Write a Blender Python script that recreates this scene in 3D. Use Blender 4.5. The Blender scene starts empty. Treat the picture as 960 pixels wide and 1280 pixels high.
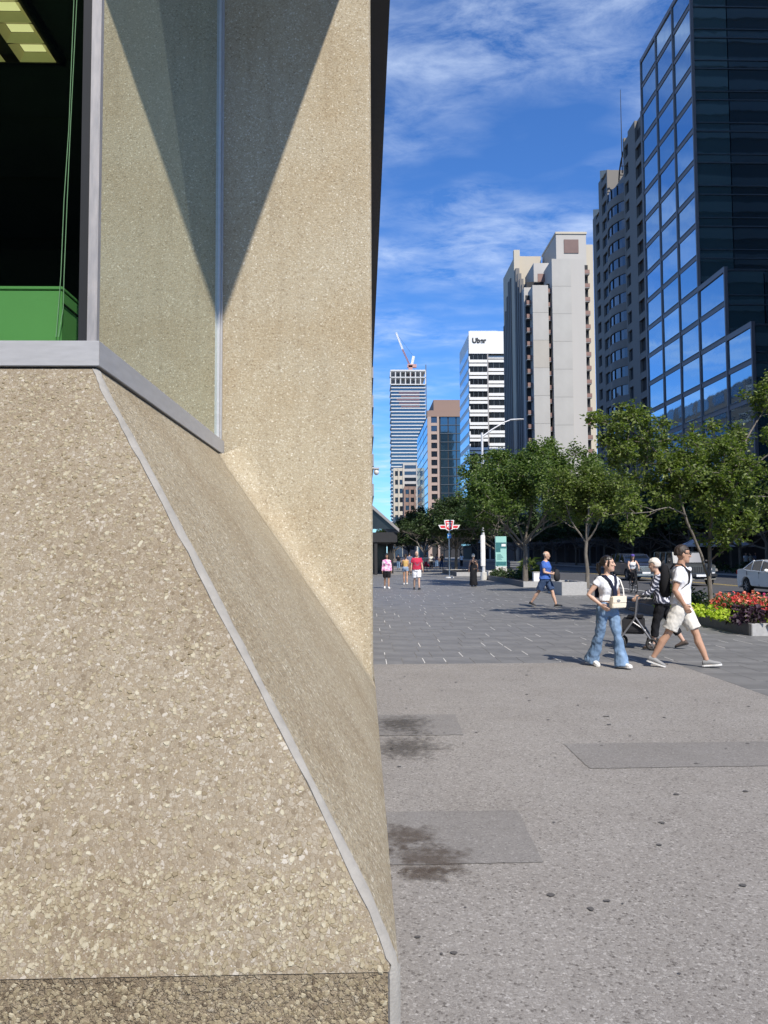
import bpy, bmesh, math, random
from mathutils import Vector, Matrix, noise, Euler
rad = math.radians
C = bpy.context.scene.collection
scene = bpy.context.scene
# ------------------------------------------------------------------ camera
FPX = 961.0                      # focal length in photo pixels (960 x 1280)
CAM = Vector((0, 0, 1.65))
YAW, PITCH, ROLL = rad(-1.49), rad(3.16), rad(-0.30)
RM = Matrix.Rotation(YAW, 3, 'Z') @ Matrix.Rotation(rad(90) + PITCH, 3, 'X') @ Matrix.Rotation(ROLL, 3, 'Z')
cd = bpy.data.cameras.new('camera')
cd.sensor_fit = 'VERTICAL'; cd.sensor_height = 36.0; cd.lens = FPX / 1280 * 36.0
cd.clip_start = 0.05; cd.clip_end = 6000
cam = bpy.data.objects.new('camera', cd); C.objects.link(cam)
cam.matrix_world = Matrix.Translation(CAM) @ RM.to_4x4()
scene.camera = cam
# ------------------------------------------------------------------ light
SUN = Vector((0.35, -0.87, 1.0)).normalized()          # towards the sun
sun_el = math.asin(SUN.z); sun_az = math.atan2(SUN.x, SUN.y)
world = bpy.data.worlds.new('World'); scene.world = world; world.use_nodes = True
def world_nodes():
    nt = world.node_tree; N = nt.nodes; L = nt.links
    for n in list(N): N.remove(n)
    out = N.new('ShaderNodeOutputWorld'); bg = N.new('ShaderNodeBackground')
    sky = N.new('ShaderNodeTexSky'); sky.sky_type = 'NISHITA'; sky.sun_disc = False
    sky.sun_elevation = sun_el; sky.sun_rotation = sun_az
    sky.altitude = 200; sky.air_density = 1.0; sky.dust_density = 0.25; sky.ozone_density = 2.2
    tc = N.new('ShaderNodeTexCoord')
    # thin cirrus: direction projected on a high flat layer
    sep = N.new('ShaderNodeSeparateXYZ'); L.new(tc.outputs['Generated'], sep.inputs[0])
    zc = N.new('ShaderNodeMath'); zc.operation = 'MAXIMUM'; zc.inputs[1].default_value = 0.06
    L.new(sep.outputs['Z'], zc.inputs[0])
    zo = N.new('ShaderNodeMath'); zo.operation = 'ADD'; zo.inputs[1].default_value = 0.12; L.new(zc.outputs[0], zo.inputs[0])
    dv = N.new('ShaderNodeVectorMath'); dv.operation = 'DIVIDE'
    cmb = N.new('ShaderNodeCombineXYZ')
    for i in range(3): L.new(zo.outputs[0], cmb.inputs[i])
    L.new(tc.outputs['Generated'], dv.inputs[0]); L.new(cmb.outputs[0], dv.inputs[1])
    mp = N.new('ShaderNodeMapping'); mp.inputs['Rotation'].default_value = (0, 0, rad(35)); mp.inputs['Scale'].default_value = (1.0, 1.7, 0.0)
    mp.inputs['Location'].default_value = (3.4, 1.2, 0)
    L.new(dv.outputs[0], mp.inputs[0])
    n1 = N.new('ShaderNodeTexNoise'); n1.inputs['Scale'].default_value = 1.9; n1.inputs['Detail'].default_value = 3; n1.inputs['Roughness'].default_value = 0.5
    n2 = N.new('ShaderNodeTexNoise'); n2.inputs['Scale'].default_value = 6.5; n2.inputs['Detail'].default_value = 12; n2.inputs['Roughness'].default_value = 0.66; n2.inputs['Distortion'].default_value = 0.3
    L.new(mp.outputs[0], n1.inputs['Vector']); L.new(mp.outputs[0], n2.inputs['Vector'])
    r1 = N.new('ShaderNodeMapRange'); r1.inputs[1].default_value = 0.38; r1.inputs[2].default_value = 0.64
    r2 = N.new('ShaderNodeMapRange'); r2.inputs[1].default_value = 0.36; r2.inputs[2].default_value = 0.80
    L.new(n1.outputs['Fac'], r1.inputs[0]); L.new(n2.outputs['Fac'], r2.inputs[0])
    mu = N.new('ShaderNodeMath'); mu.operation = 'MULTIPLY'; L.new(r1.outputs[0], mu.inputs[0]); L.new(r2.outputs[0], mu.inputs[1])
    m2 = N.new('ShaderNodeMath'); m2.operation = 'MULTIPLY'; m2.inputs[1].default_value = 0.72; L.new(mu.outputs[0], m2.inputs[0])
    # deeper, more saturated blue as the phone recorded it
    tint = N.new('ShaderNodeMix'); tint.data_type = 'RGBA'; tint.blend_type = 'MULTIPLY'; tint.inputs[0].default_value = 1.0
    tint.inputs[7].default_value = (0.47, 0.85, 1.36, 1); L.new(sky.outputs[0], tint.inputs[6])
    mix = N.new('ShaderNodeMix'); mix.data_type = 'RGBA'
    mix.inputs[7].default_value = (6.0, 7.0, 8.6, 1)
    L.new(m2.outputs[0], mix.inputs[0]); L.new(tint.outputs[2], mix.inputs[6])
    L.new(mix.outputs[2], bg.inputs[0]); bg.inputs[1].default_value = 0.105
    L.new(bg.outputs[0], out.inputs[0])
world_nodes()
sl = bpy.data.lights.new('sun', 'SUN'); sl.energy = 4.6; sl.angle = rad(0.53); sl.color = (1.0, 0.93, 0.83)
so = bpy.data.objects.new('sun', sl); C.objects.link(so); so.rotation_euler = SUN.to_track_quat('Z', 'Y').to_euler(); so.location = (30, -60, 90)
vs = scene.view_settings; vs.view_transform = 'Standard'; vs.look = 'None'; vs.exposure = 0.42; vs.gamma = 1.0; vs.use_curve_mapping = False
scene.cycles.use_denoising = True
scene.cycles.max_bounces = 8; scene.cycles.transparent_max_bounces = 12; scene.cycles.diffuse_bounces = 3
scene.cycles.sample_clamp_indirect = 6.0

def W(px, py, Y):
    """photo pixel -> point on the plane at depth Y along the street"""
    d = RM @ Vector(((px - 480) / FPX, -(py - 640) / FPX, -1.0))
    return CAM + d * (Y / d.y)
def G(px, py, z=0.0):
    """photo pixel -> point on the ground (height z)"""
    d = RM @ Vector(((px - 480) / FPX, -(py - 640) / FPX, -1.0))
    return CAM + d * ((z - CAM.z) / d.z)
# ------------------------------------------------------------------ materials
MATS = {}
def pmat(name, col, rough=0.6, metal=0.0, var=0.12, scale=3.0, bump=0.0, bscale=60.0, spec=0.5, stretch=(1, 1, 1), coord='Object', col2=None, emit=None, emit_s=0.0, coat=0.0):
    if name in MATS: return MATS[name]
    m = bpy.data.materials.new(name); m.use_nodes = True; MATS[name] = m
    nt = m.node_tree; N = nt.nodes; L = nt.links; b = N['Principled BSDF']
    b.inputs['Roughness'].default_value = rough; b.inputs['Metallic'].default_value = metal
    b.inputs['Specular IOR Level'].default_value = spec
    b.inputs['Coat Weight'].default_value = coat
    tc = N.new('ShaderNodeTexCoord'); mp = N.new('ShaderNodeMapping'); mp.inputs['Scale'].default_value = stretch
    L.new(tc.outputs[coord], mp.inputs[0])
    nz = N.new('ShaderNodeTexNoise'); nz.inputs['Scale'].default_value = scale; nz.inputs['Detail'].default_value = 6; nz.inputs['Roughness'].default_value = 0.6
    L.new(mp.outputs[0], nz.inputs['Vector'])
    rp = N.new('ShaderNodeValToRGB'); L.new(nz.outputs['Fac'], rp.inputs[0])
    c = Vector(col[:3]); c2 = Vector((col2 or col)[:3])
    rp.color_ramp.elements[0].position = 0.3; rp.color_ramp.elements[1].position = 0.7
    rp.color_ramp.elements[0].color = (*(c * (1 - var)), 1); rp.color_ramp.elements[1].color = (*(c2 * (1 + var)), 1)
    L.new(rp.outputs[0], b.inputs['Base Color'])
    if bump > 0:
        bn = N.new('ShaderNodeTexNoise'); bn.inputs['Scale'].default_value = bscale; bn.inputs['Detail'].default_value = 4
        L.new(mp.outputs[0], bn.inputs['Vector'])
        bp = N.new('ShaderNodeBump'); bp.inputs['Strength'].default_value = bump; bp.inputs['Distance'].default_value = 0.02
        L.new(bn.outputs['Fac'], bp.inputs['Height']); L.new(bp.outputs[0], b.inputs['Normal'])
    if emit:
        b.inputs['Emission Color'].default_value = (*emit, 1); b.inputs['Emission Strength'].default_value = emit_s
    return m
def aggregate(name, cell, cols, matrix, dark=0.5, bump=0.6, stain=0.25, stain_col=(0.6, 0.5, 0.38), fine=2.6, bdist=0.01, keep=0.72, streak=0.0):
    """exposed-aggregate concrete: stones of random tone set in a matrix, fine stones between, weather stains"""
    m = bpy.data.materials.new(name); m.use_nodes = True; MATS[name] = m
    nt = m.node_tree; N = nt.nodes; L = nt.links; b = N['Principled BSDF']; b.inputs['Roughness'].default_value = 0.75
    b.inputs['Specular IOR Level'].default_value = 0.3
    geo = N.new('ShaderNodeNewGeometry'); pos = geo.outputs['Position']
    wn = N.new('ShaderNodeTexNoise'); wn.inputs['Scale'].default_value = 1.5 / cell; wn.inputs['Detail'].default_value = 2; L.new(pos, wn.inputs['Vector'])
    wa = N.new('ShaderNodeVectorMath'); wa.operation = 'MULTIPLY_ADD'; wa.inputs[1].default_value = (cell * 0.9,) * 3
    L.new(wn.outputs['Color'], wa.inputs[0]); L.new(pos, wa.inputs[2])
    def layer(sc, seed):
        off = N.new('ShaderNodeVectorMath'); off.operation = 'ADD'; off.inputs[1].default_value = (seed, seed * 1.7, seed * 0.6); L.new(wa.outputs[0], off.inputs[0])
        v = N.new('ShaderNodeTexVoronoi'); v.inputs['Scale'].default_value = sc; v.inputs['Randomness'].default_value = 1.0; L.new(off.outputs[0], v.inputs['Vector'])
        e = N.new('ShaderNodeTexVoronoi'); e.feature = 'DISTANCE_TO_EDGE'; e.inputs['Scale'].default_value = sc; L.new(off.outputs[0], e.inputs['Vector'])
        sp = N.new('ShaderNodeSeparateColor'); L.new(v.outputs['Color'], sp.inputs[0])
        rp = N.new('ShaderNodeValToRGB'); cr = rp.color_ramp; cr.interpolation = 'LINEAR'
        while len(cr.elements) < len(cols): cr.elements.new(0.5)
        for i, c in enumerate(cols):
            cr.elements[i].position = i / (len(cols) - 1); cr.elements[i].color = (*c, 1)
        L.new(sp.outputs[0], rp.inputs[0])
        ed = N.new('ShaderNodeMapRange'); ed.inputs[1].default_value = 0.02; ed.inputs[2].default_value = 0.16; L.new(e.outputs['Distance'], ed.inputs[0])
        gt = N.new('ShaderNodeMath'); gt.operation = 'LESS_THAN'; gt.inputs[1].default_value = keep; L.new(sp.outputs[1], gt.inputs[0])
        mk = N.new('ShaderNodeMath'); mk.operation = 'MULTIPLY'; L.new(ed.outputs[0], mk.inputs[0]); L.new(gt.outputs[0], mk.inputs[1])
        return rp.outputs[0], mk.outputs[0]
    c1, k1 = layer(1 / cell, 3.1); c2, k2 = layer(fine / cell, 11.7)
    mx1 = N.new('ShaderNodeMix'); mx1.data_type = 'RGBA'; mx1.inputs[6].default_value = (*matrix, 1); L.new(k2, mx1.inputs[0]); L.new(c2, mx1.inputs[7])
    mx2 = N.new('ShaderNodeMix'); mx2.data_type = 'RGBA'; L.new(k1, mx2.inputs[0]); L.new(mx1.outputs[2], mx2.inputs[6]); L.new(c1, mx2.inputs[7])
    sn = N.new('ShaderNodeTexNoise'); sn.inputs['Scale'].default_value = 1.1; sn.inputs['Detail'].default_value = 7; sn.inputs['Roughness'].default_value = 0.62; L.new(pos, sn.inputs['Vector'])
    sr = N.new('ShaderNodeMapRange'); sr.inputs[1].default_value = 0.42; sr.inputs[2].default_value = 0.72; sr.inputs[4].default_value = stain; L.new(sn.outputs['Fac'], sr.inputs[0])
    mx3 = N.new('ShaderNodeMix'); mx3.data_type = 'RGBA'; mx3.blend_type = 'MULTIPLY'; mx3.inputs[7].default_value = (*stain_col, 1)
    L.new(sr.outputs[0], mx3.inputs[0]); L.new(mx2.outputs[2], mx3.inputs[6])
    # rain streaks: stains drawn out down the face
    sm = N.new('ShaderNodeMapping'); sm.inputs['Scale'].default_value = (7, 7, .5); L.new(pos, sm.inputs[0])
    sk = N.new('ShaderNodeTexNoise'); sk.inputs['Scale'].default_value = 1.0; sk.inputs['Detail'].default_value = 3; L.new(sm.outputs[0], sk.inputs['Vector'])
    kr = N.new('ShaderNodeMapRange'); kr.inputs[1].default_value = 0.50; kr.inputs[2].default_value = 0.75; kr.inputs[4].default_value = streak; L.new(sk.outputs['Fac'], kr.inputs[0])
    mx4 = N.new('ShaderNodeMix'); mx4.data_type = 'RGBA'; mx4.blend_type = 'MULTIPLY'; mx4.inputs[7].default_value = (0.55, 0.50, 0.45, 1)
    L.new(kr.outputs[0], mx4.inputs[0]); L.new(mx3.outputs[2], mx4.inputs[6]); L.new(mx4.outputs[2], b.inputs['Base Color'])
    hs = N.new('ShaderNodeMath'); hs.operation = 'MULTIPLY_ADD'; hs.inputs[1].default_value = 0.35; L.new(k2, hs.inputs[0]); L.new(k1, hs.inputs[2])
    bp = N.new('ShaderNodeBump'); bp.inputs['Strength'].default_value = bump; bp.inputs['Distance'].default_value = bdist
    L.new(hs.outputs[0], bp.inputs['Height']); L.new(bp.outputs[0], b.inputs['Normal'])
    return m
def thin_glass(name, tint, ior=1.5, gloss=(1, 1, 1), rough=0.0, wav=0.0, film=0.0):
    m = bpy.data.materials.new(name); m.use_nodes = True; MATS[name] = m
    nt = m.node_tree; N = nt.nodes; L = nt.links; N.remove(N['Principled BSDF'])
    out = N['Material Output']; tr = N.new('ShaderNodeBsdfTransparent'); tr.inputs[0].default_value = (*tint, 1)
    gl = N.new('ShaderNodeBsdfGlossy'); gl.inputs[0].default_value = (*gloss, 1); gl.inputs['Roughness'].default_value = rough
    # reflectance rises from f0 (ior) towards grazing, the same from both sides of the pane
    lw = N.new('ShaderNodeLayerWeight'); lw.inputs[0].default_value = 0.5
    pw = N.new('ShaderNodeMath'); pw.operation = 'POWER'; pw.inputs[1].default_value = 4.0; L.new(lw.outputs['Facing'], pw.inputs[0])
    fr = N.new('ShaderNodeMath'); fr.operation = 'MULTIPLY_ADD'; fr.inputs[1].default_value = 1 - ior; fr.inputs[2].default_value = ior; L.new(pw.outputs[0], fr.inputs[0])
    mx = N.new('ShaderNodeMixShader'); L.new(fr.outputs[0], mx.inputs[0]); L.new(tr.outputs[0], mx.inputs[1]); L.new(gl.outputs[0], mx.inputs[2])
    df = N.new('ShaderNodeBsdfDiffuse'); df.inputs[0].default_value = (0.40, 0.47, 0.40, 1)      # pale green diffuse film over the pane, adds haze
    m3 = N.new('ShaderNodeMixShader'); m3.inputs[0].default_value = film; L.new(mx.outputs[0], m3.inputs[1]); L.new(df.outputs[0], m3.inputs[2]); L.new(m3.outputs[0], out.inputs[0])
    if wav > 0:
        tc = N.new('ShaderNodeTexCoord'); nz = N.new('ShaderNodeTexNoise'); nz.inputs['Scale'].default_value = 1.3; L.new(tc.outputs['Object'], nz.inputs['Vector'])
        bp = N.new('ShaderNodeBump'); bp.inputs['Strength'].default_value = wav; bp.inputs['Distance'].default_value = 0.01
        L.new(nz.outputs['Fac'], bp.inputs['Height']); L.new(bp.outputs[0], gl.inputs['Normal'])
    return m
def leaf_mat(name, c1, c2, trans=0.35, gloss=0.35):
    m = bpy.data.materials.new(name); m.use_nodes = True; MATS[name] = m
    nt = m.node_tree; N = nt.nodes; L = nt.links; b = N['Principled BSDF']
    geo = N.new('ShaderNodeNewGeometry')
    rp = N.new('ShaderNodeValToRGB'); rp.color_ramp.elements[0].color = (*c1, 1); rp.color_ramp.elements[1].color = (*c2, 1)
    L.new(geo.outputs['Random Per Island'], rp.inputs[0]); L.new(rp.outputs[0], b.inputs['Base Color'])
    b.inputs['Roughness'].default_value = gloss + .14; b.inputs['Specular IOR Level'].default_value = 0.32
    tl = N.new('ShaderNodeBsdfTranslucent'); mu = N.new('ShaderNodeMix'); mu.data_type = 'RGBA'; mu.blend_type = 'MULTIPLY'; mu.inputs[0].default_value = 1
    mu.inputs[7].default_value = (1.3, 1.6, 0.5, 1); L.new(rp.outputs[0], mu.inputs[6]); L.new(mu.outputs[2], tl.inputs[0])
    mx = N.new('ShaderNodeMixShader'); mx.inputs[0].default_value = trans
    L.new(b.outputs[0], mx.inputs[1]); L.new(tl.outputs[0], mx.inputs[2]); L.new(mx.outputs[0], N['Material Output'].inputs[0])
    return m
# ------------------------------------------------------------------ mesh helpers
class MB:
    def __init__(s): s.v = []; s.f = []
    def add(s, vs, fs):
        o = len(s.v); s.v += [tuple(v) for v in vs]; s.f += [tuple(i + o for i in f) for f in fs]
    def box(s, x0, x1, y0, y1, z0, z1):
        s.add([(x0, y0, z0), (x1, y0, z0), (x1, y1, z0), (x0, y1, z0), (x0, y0, z1), (x1, y0, z1), (x1, y1, z1), (x0, y1, z1)],
              [(0, 3, 2, 1), (4, 5, 6, 7), (0, 1, 5, 4), (1, 2, 6, 5), (2, 3, 7, 6), (3, 0, 4, 7)])
    def loft(s, rings, closed=True, cap=True):
        n = len(rings[0]); o = len(s.v)
        for r in rings: s.v += [tuple(p) for p in r]
        for i in range(len(rings) - 1):
            for j in range(n if closed else n - 1):
                k = (j + 1) % n
                s.f.append((o + i * n + j, o + i * n + k, o + (i + 1) * n + k, o + (i + 1) * n + j))
        if cap and closed:
            s.f.append(tuple(o + j for j in reversed(range(n)))); e = o + (len(rings) - 1) * n
            s.f.append(tuple(e + j for j in range(n)))
    def tube(s, pts, rs, n=8, ref=None, flat=1.0, round_ends=False):
        pts = [Vector(p) for p in pts]
        if not hasattr(rs, '__len__'): rs = [rs] * len(pts)
        rs = list(rs)
        if round_ends:
            d0 = (pts[0] - pts[1]).normalized(); d1 = (pts[-1] - pts[-2]).normalized()
            a, b = rs[0], rs[-1]
            pts = [pts[0] + d0 * a * .95, pts[0] + d0 * a * .6] + pts + [pts[-1] + d1 * b * .6, pts[-1] + d1 * b * .95]
            rs = [a * .3, a * .8] + rs + [b * .8, b * .3]
        rings = []
        u = None
        for i, p in enumerate(pts):
            t = (pts[min(i + 1, len(pts) - 1)] - pts[max(i - 1, 0)])
            t = t.normalized() if t.length > 1e-9 else Vector((0, 0, 1))
            if u is None:
                r = Vector(ref) if ref is not None else (Vector((1, 0, 0)) if abs(t.x) < .9 else Vector((0, 1, 0)))
                u = (r - t * r.dot(t)).normalized()
            else: u = (u - t * u.dot(t)).normalized()
            w = t.cross(u)
            rings.append([p + u * (rs[i] * math.cos(2 * math.pi * j / n)) + w * (rs[i] * flat * math.sin(2 * math.pi * j / n)) for j in range(n)])
        s.loft(rings)
    def ell(s, c, r, nu=12, nv=8, f=None):
        c = Vector(c); vs = []; fs = []
        for i in range(nv + 1):
            th = math.pi * i / nv
            for j in range(nu):
                ph = 2 * math.pi * j / nu
                d = Vector((math.sin(th) * math.cos(ph) * r[0], math.sin(th) * math.sin(ph) * r[1], math.cos(th) * r[2]))
                if f: d = f(d)
                vs.append(c + d)
        for i in range(nv):
            for j in range(nu):
                k = (j + 1) % nu
                fs.append((i * nu + j, (i + 1) * nu + j, (i + 1) * nu + k, i * nu + k))
        s.add(vs, fs)
    def prism(s, poly, x0, x1, shape=None):
        """polygon of (y, z) pushed from x0 to x1; shape(x,y,z) may move points"""
        n = len(poly); a = [(x0, y, z) for y, z in poly]; b = [(x1, y, z) for y, z in poly]
        vs = a + b
        if shape: vs = [shape(*v) for v in vs]
        s.add(vs, [tuple(range(n)), tuple(range(2 * n - 1, n - 1, -1))] + [(i, i + n, (i + 1) % n + n, (i + 1) % n) for i in range(n)])
    def disc(s, c, axis, r, t, n=20, hole=0):
        c = Vector(c); ax = Vector(axis).normalized(); u = ax.orthogonal().normalized(); w = ax.cross(u)
        P = lambda rr, h: [c + ax * h + (u * math.cos(2 * math.pi * j / n) + w * math.sin(2 * math.pi * j / n)) * rr for j in range(n)]
        if hole: s.loft([P(hole, -t / 2), P(r, -t / 2), P(r, t / 2), P(hole, t / 2), P(hole, -t / 2)], cap=False)
        else: s.loft([P(r, -t / 2), P(r, t / 2)])
    def torus(s, c, axis, R, r, n=24, m=8):
        c = Vector(c); ax = Vector(axis).normalized(); u = ax.orthogonal().normalized(); w = ax.cross(u); rings = []
        for i in range(n + 1):
            a = 2 * math.pi * i / n; d = u * math.cos(a) + w * math.sin(a)
            rings.append([c + d * (R + r * math.cos(2 * math.pi * j / m)) + ax * (r * math.sin(2 * math.pi * j / m)) for j in range(m)])
        s.loft(rings, cap=False)
    def xf(s, M):
        s.v = [tuple(M @ Vector(v)) for v in s.v]; return s
    def build(s, name, mat, parent=None, smooth=False, bevel=0.0, recalc=True):
        me = bpy.data.meshes.new(name); me.from_pydata(s.v, [], s.f)
        if recalc or bevel:
            bm = bmesh.new(); bm.from_mesh(me)
            bmesh.ops.recalc_face_normals(bm, faces=bm.faces)
            if bevel: bmesh.ops.bevel(bm, geom=[e for e in bm.edges if e.is_manifold and e.calc_face_angle(0) > 0.5], offset=bevel, segments=2, affect='EDGES', clamp_overlap=True)
            bm.to_mesh(me); bm.free()
        if smooth:
            for p in me.polygons: p.use_smooth = True
            try: me.set_sharp_from_angle(angle=rad(50))
            except Exception: pass
        if mat: me.materials.append(MATS[mat] if isinstance(mat, str) else mat)
        return link(name, me, parent)
def link(name, me, parent=None):
    o = bpy.data.objects.new(name, me); C.objects.link(o)
    if parent is not None:
        o.parent = parent
        if parent.get('_w'):                           # things laid out in world coordinates
            o.location = -Vector(parent['_w'])
    return o
def tag(o, label, cat, group=None):
    o['label'] = label; o['category'] = cat
    if group: o['group'] = group
    return o
def thing(name, label, cat, loc=(0, 0, 0), group=None, rotz=0.0, world=False):
    o = bpy.data.objects.new(name, None); C.objects.link(o); o.location = loc; o.rotation_euler = (0, 0, rotz); o.empty_display_size = .2
    tag(o, label, cat, group)
    if world: o['_w'] = list(loc)
    return o
def struct(o): o['kind'] = 'structure'; return o
CUBE = {}
def piece(name, c, size, mat, parent):
    """cheap box sharing one unit-cube mesh per material"""
    if mat not in CUBE:
        b = MB(); b.box(-.5, .5, -.5, .5, -.5, .5); me = bpy.data.meshes.new('box_' + mat); me.from_pydata(b.v, [], b.f); me.materials.append(MATS[mat]); CUBE[mat] = me
    o = bpy.data.objects.new(name, CUBE[mat]); C.objects.link(o)
    c = Vector(c)
    if parent is not None:
        o.parent = parent
        if parent.get('_w'): c = c - Vector(parent['_w'])
    o.location = c; o.scale = size
    return o
def slab(name, x0, x1, y0, y1, z0, z1, mat, parent):
    return piece(name, ((x0 + x1) / 2, (y0 + y1) / 2, (z0 + z1) / 2), (abs(x1 - x0), abs(y1 - y0), abs(z1 - z0)), mat, parent)
def copy_tree(o, parent=None):
    c = o.copy(); C.objects.link(c)
    if parent is not None: c.parent = parent
    for ch in list(o.children): copy_tree(ch, c)
    return c
PENDING = []
def soft(mb, name, mat, parent, voxel=0.012, it=4, wrinkle=0.0, wscale=(9, 9, 5), seed=0):
    """several overlapping forms fused into one continuous surface"""
    me = bpy.data.meshes.new(name); me.from_pydata(mb.v, [], mb.f)
    bm = bmesh.new(); bm.from_mesh(me); bmesh.ops.recalc_face_normals(bm, faces=bm.faces); bm.to_mesh(me); bm.free()
    o = link(name, me, parent)
    r = o.modifiers.new('r', 'REMESH'); r.mode = 'VOXEL'; r.voxel_size = voxel; r.use_smooth_shade = True
    q = o.modifiers.new('s', 'SMOOTH'); q.factor = 0.5; q.iterations = it
    PENDING.append((o, mat, wrinkle, wscale, seed))
    return o
def finish_soft():
    bpy.context.view_layer.update(); dg = bpy.context.evaluated_depsgraph_get()
    new = []
    for o, mat, w, ws, seed in PENDING:
        me = bpy.data.meshes.new_from_object(o.evaluated_get(dg)); new.append(me)
    for (o, mat, w, ws, seed), me in zip(PENDING, new):
        if w:
            co = [v.co.copy() for v in me.vertices]; no = [v.normal.copy() for v in me.vertices]
            for v, c, n in zip(me.vertices, co, no):
                q = Vector((c.x * ws[0] + seed, c.y * ws[1], c.z * ws[2] + seed))
                v.co = c + n * (w * (noise.noise(q) + .5 * noise.noise(q * 2.1)))
        for p in me.polygons: p.use_smooth = True
        me.materials.clear(); me.materials.append(MATS[mat] if isinstance(mat, str) else mat)
        o.modifiers.clear(); o.data = me
# ================================================================== materials of the place
FRONT_DIM = 0.82  # dims the front stones in colour, balancing brightness between faces of one concrete
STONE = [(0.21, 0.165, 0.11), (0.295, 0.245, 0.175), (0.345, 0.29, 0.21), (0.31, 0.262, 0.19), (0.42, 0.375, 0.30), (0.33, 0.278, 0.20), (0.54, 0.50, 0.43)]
aggregate('wall_aggregate_dimmed', 0.017, [tuple(c * FRONT_DIM for c in s) for s in STONE], (0.235, 0.19, 0.128), bump=0.45, bdist=0.005, stain=0.35, stain_col=(0.62, 0.52, 0.40), streak=0.22)
aggregate('side_aggregate_lightened', 0.019, [tuple(c * k for c, k in zip(s, (1.26, 1.24, 1.13))) for s in STONE], (0.355, 0.298, 0.21), bump=0.7, bdist=0.007, stain=0.45, stain_col=(0.66, 0.56, 0.44), streak=0.3)  # same concrete as the front, lightened to stand in for brighter light here
aggregate('pier_aggregate_lightened', 0.015, [tuple(c * k for c, k in zip(s, (1.24, 1.25, 1.20))) for s in STONE], (0.37, 0.315, 0.22), bump=0.5, bdist=0.005, stain=0.4, stain_col=(0.74, 0.58, 0.36), streak=0.3)  # same concrete again, its lighter tone painting in brighter light on the pier
aggregate('plinth_aggregate', 0.019, [(0.15, 0.115, 0.075), (0.26, 0.21, 0.145), (0.33, 0.275, 0.19), (0.27, 0.22, 0.15), (0.42, 0.37, 0.28)], (0.23, 0.185, 0.125), bump=0.8, bdist=0.008, stain=0.5, stain_col=(0.45, 0.38, 0.3))
aggregate('walk_aggregate', 0.013, [(0.10, 0.09, 0.082), (0.20, 0.187, 0.172), (0.27, 0.255, 0.238), (0.24, 0.225, 0.208), (0.34, 0.325, 0.305), (0.22, 0.205, 0.188), (0.40, 0.382, 0.36)], (0.215, 0.20, 0.185), bump=0.35, bdist=0.004, stain=0.45, stain_col=(0.72, 0.70, 0.68), keep=0.8)
aggregate('walk_patch', 0.012, [(0.13, 0.122, 0.115), (0.185, 0.176, 0.166), (0.215, 0.205, 0.195), (0.20, 0.19, 0.18), (0.29, 0.278, 0.265)], (0.185, 0.175, 0.166), bump=0.25, bdist=0.003, stain=0.4, stain_col=(0.7, 0.68, 0.66), keep=0.8)
pmat('pebble', (0.42, 0.34, 0.23), 0.6, var=0.05, spec=0.35)
def island_mat(name, cols, rough=0.6, k=1.0):
    cols = [(q[0] * k, q[1] * k, q[2] * k * .90) for q in cols]
    m = bpy.data.materials.new(name); m.use_nodes = True; MATS[name] = m
    N = m.node_tree.nodes; L = m.node_tree.links; b = N['Principled BSDF']; b.inputs['Roughness'].default_value = rough; b.inputs['Specular IOR Level'].default_value = 0.35
    g = N.new('ShaderNodeNewGeometry'); rp = N.new('ShaderNodeValToRGB'); cr = rp.color_ramp
    while len(cr.elements) < len(cols): cr.elements.new(.5)
    for i, c in enumerate(cols): cr.elements[i].position = i / (len(cols) - 1); cr.elements[i].color = (*c, 1)
    L.new(g.outputs['Random Per Island'], rp.inputs[0]); L.new(rp.outputs[0], b.inputs['Base Color'])
island_mat('pebbles', [(0.20, 0.155, 0.10), (0.28, 0.23, 0.16), (0.33, 0.275, 0.195), (0.30, 0.25, 0.18), (0.37, 0.32, 0.24), (0.44, 0.39, 0.31), (0.32, 0.27, 0.19), (0.50, 0.46, 0.385)], k=.84)  # stones dimmed with the front panel, its lower brightness put into the colour
island_mat('pebbles_dark', [(0.17, 0.137, 0.092), (0.245, 0.20, 0.142), (0.29, 0.243, 0.175), (0.25, 0.207, 0.145), (0.39, 0.345, 0.27)])
pmat('mortar', (0.27, 0.255, 0.228), 0.8, var=0.16, scale=14, bump=0.25, bscale=90)
pmat('aluminium', (0.43, 0.43, 0.435), 0.42, metal=0.25, var=0.08, scale=6, stretch=(1, 1, 5), bump=0.03)
pmat('aluminium_weathered', (0.36, 0.355, 0.36), 0.55, metal=0.5, var=0.18, scale=9, stretch=(4, 4, .6), col2=(0.37, 0.35, 0.34))
pmat('gasket', (0.012, 0.013, 0.014), 0.5)
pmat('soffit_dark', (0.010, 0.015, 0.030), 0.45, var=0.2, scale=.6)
pmat('room_dark', (0.035, 0.04, 0.036), 0.9)
pmat('room_floor', (0.05, 0.05, 0.045), 0.9)
pmat('cabinet_green', (0.27, 0.50, 0.22), 0.5, var=0.03)
pmat('cord', (0.55, 0.62, 0.55), 0.6)
pmat('louvre', (0.55, 0.5, 0.3), 0.3, metal=.3, emit=(1.0, 0.74, 0.30), emit_s=0.16)
pmat('lamp_tube', (0.9, 0.9, 0.8), 0.4, emit=(1.0, 0.80, 0.42), emit_s=0.85)
thin_glass('front_glass', (0.50, 0.64, 0.50), ior=0.035, wav=0.0)
thin_glass('side_glass', (0.34, 0.50, 0.40), ior=0.62, gloss=(0.93, 0.97, 0.90), wav=0.02, film=0.15)
pmat('slate', (0.152, 0.150, 0.147), 0.6, var=0.22, scale=1.7, bump=0.12, bscale=40, coord='Object')
pmat('slate_joint', (0.20, 0.197, 0.19), 0.85, var=0.45, scale=2.5)
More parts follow.
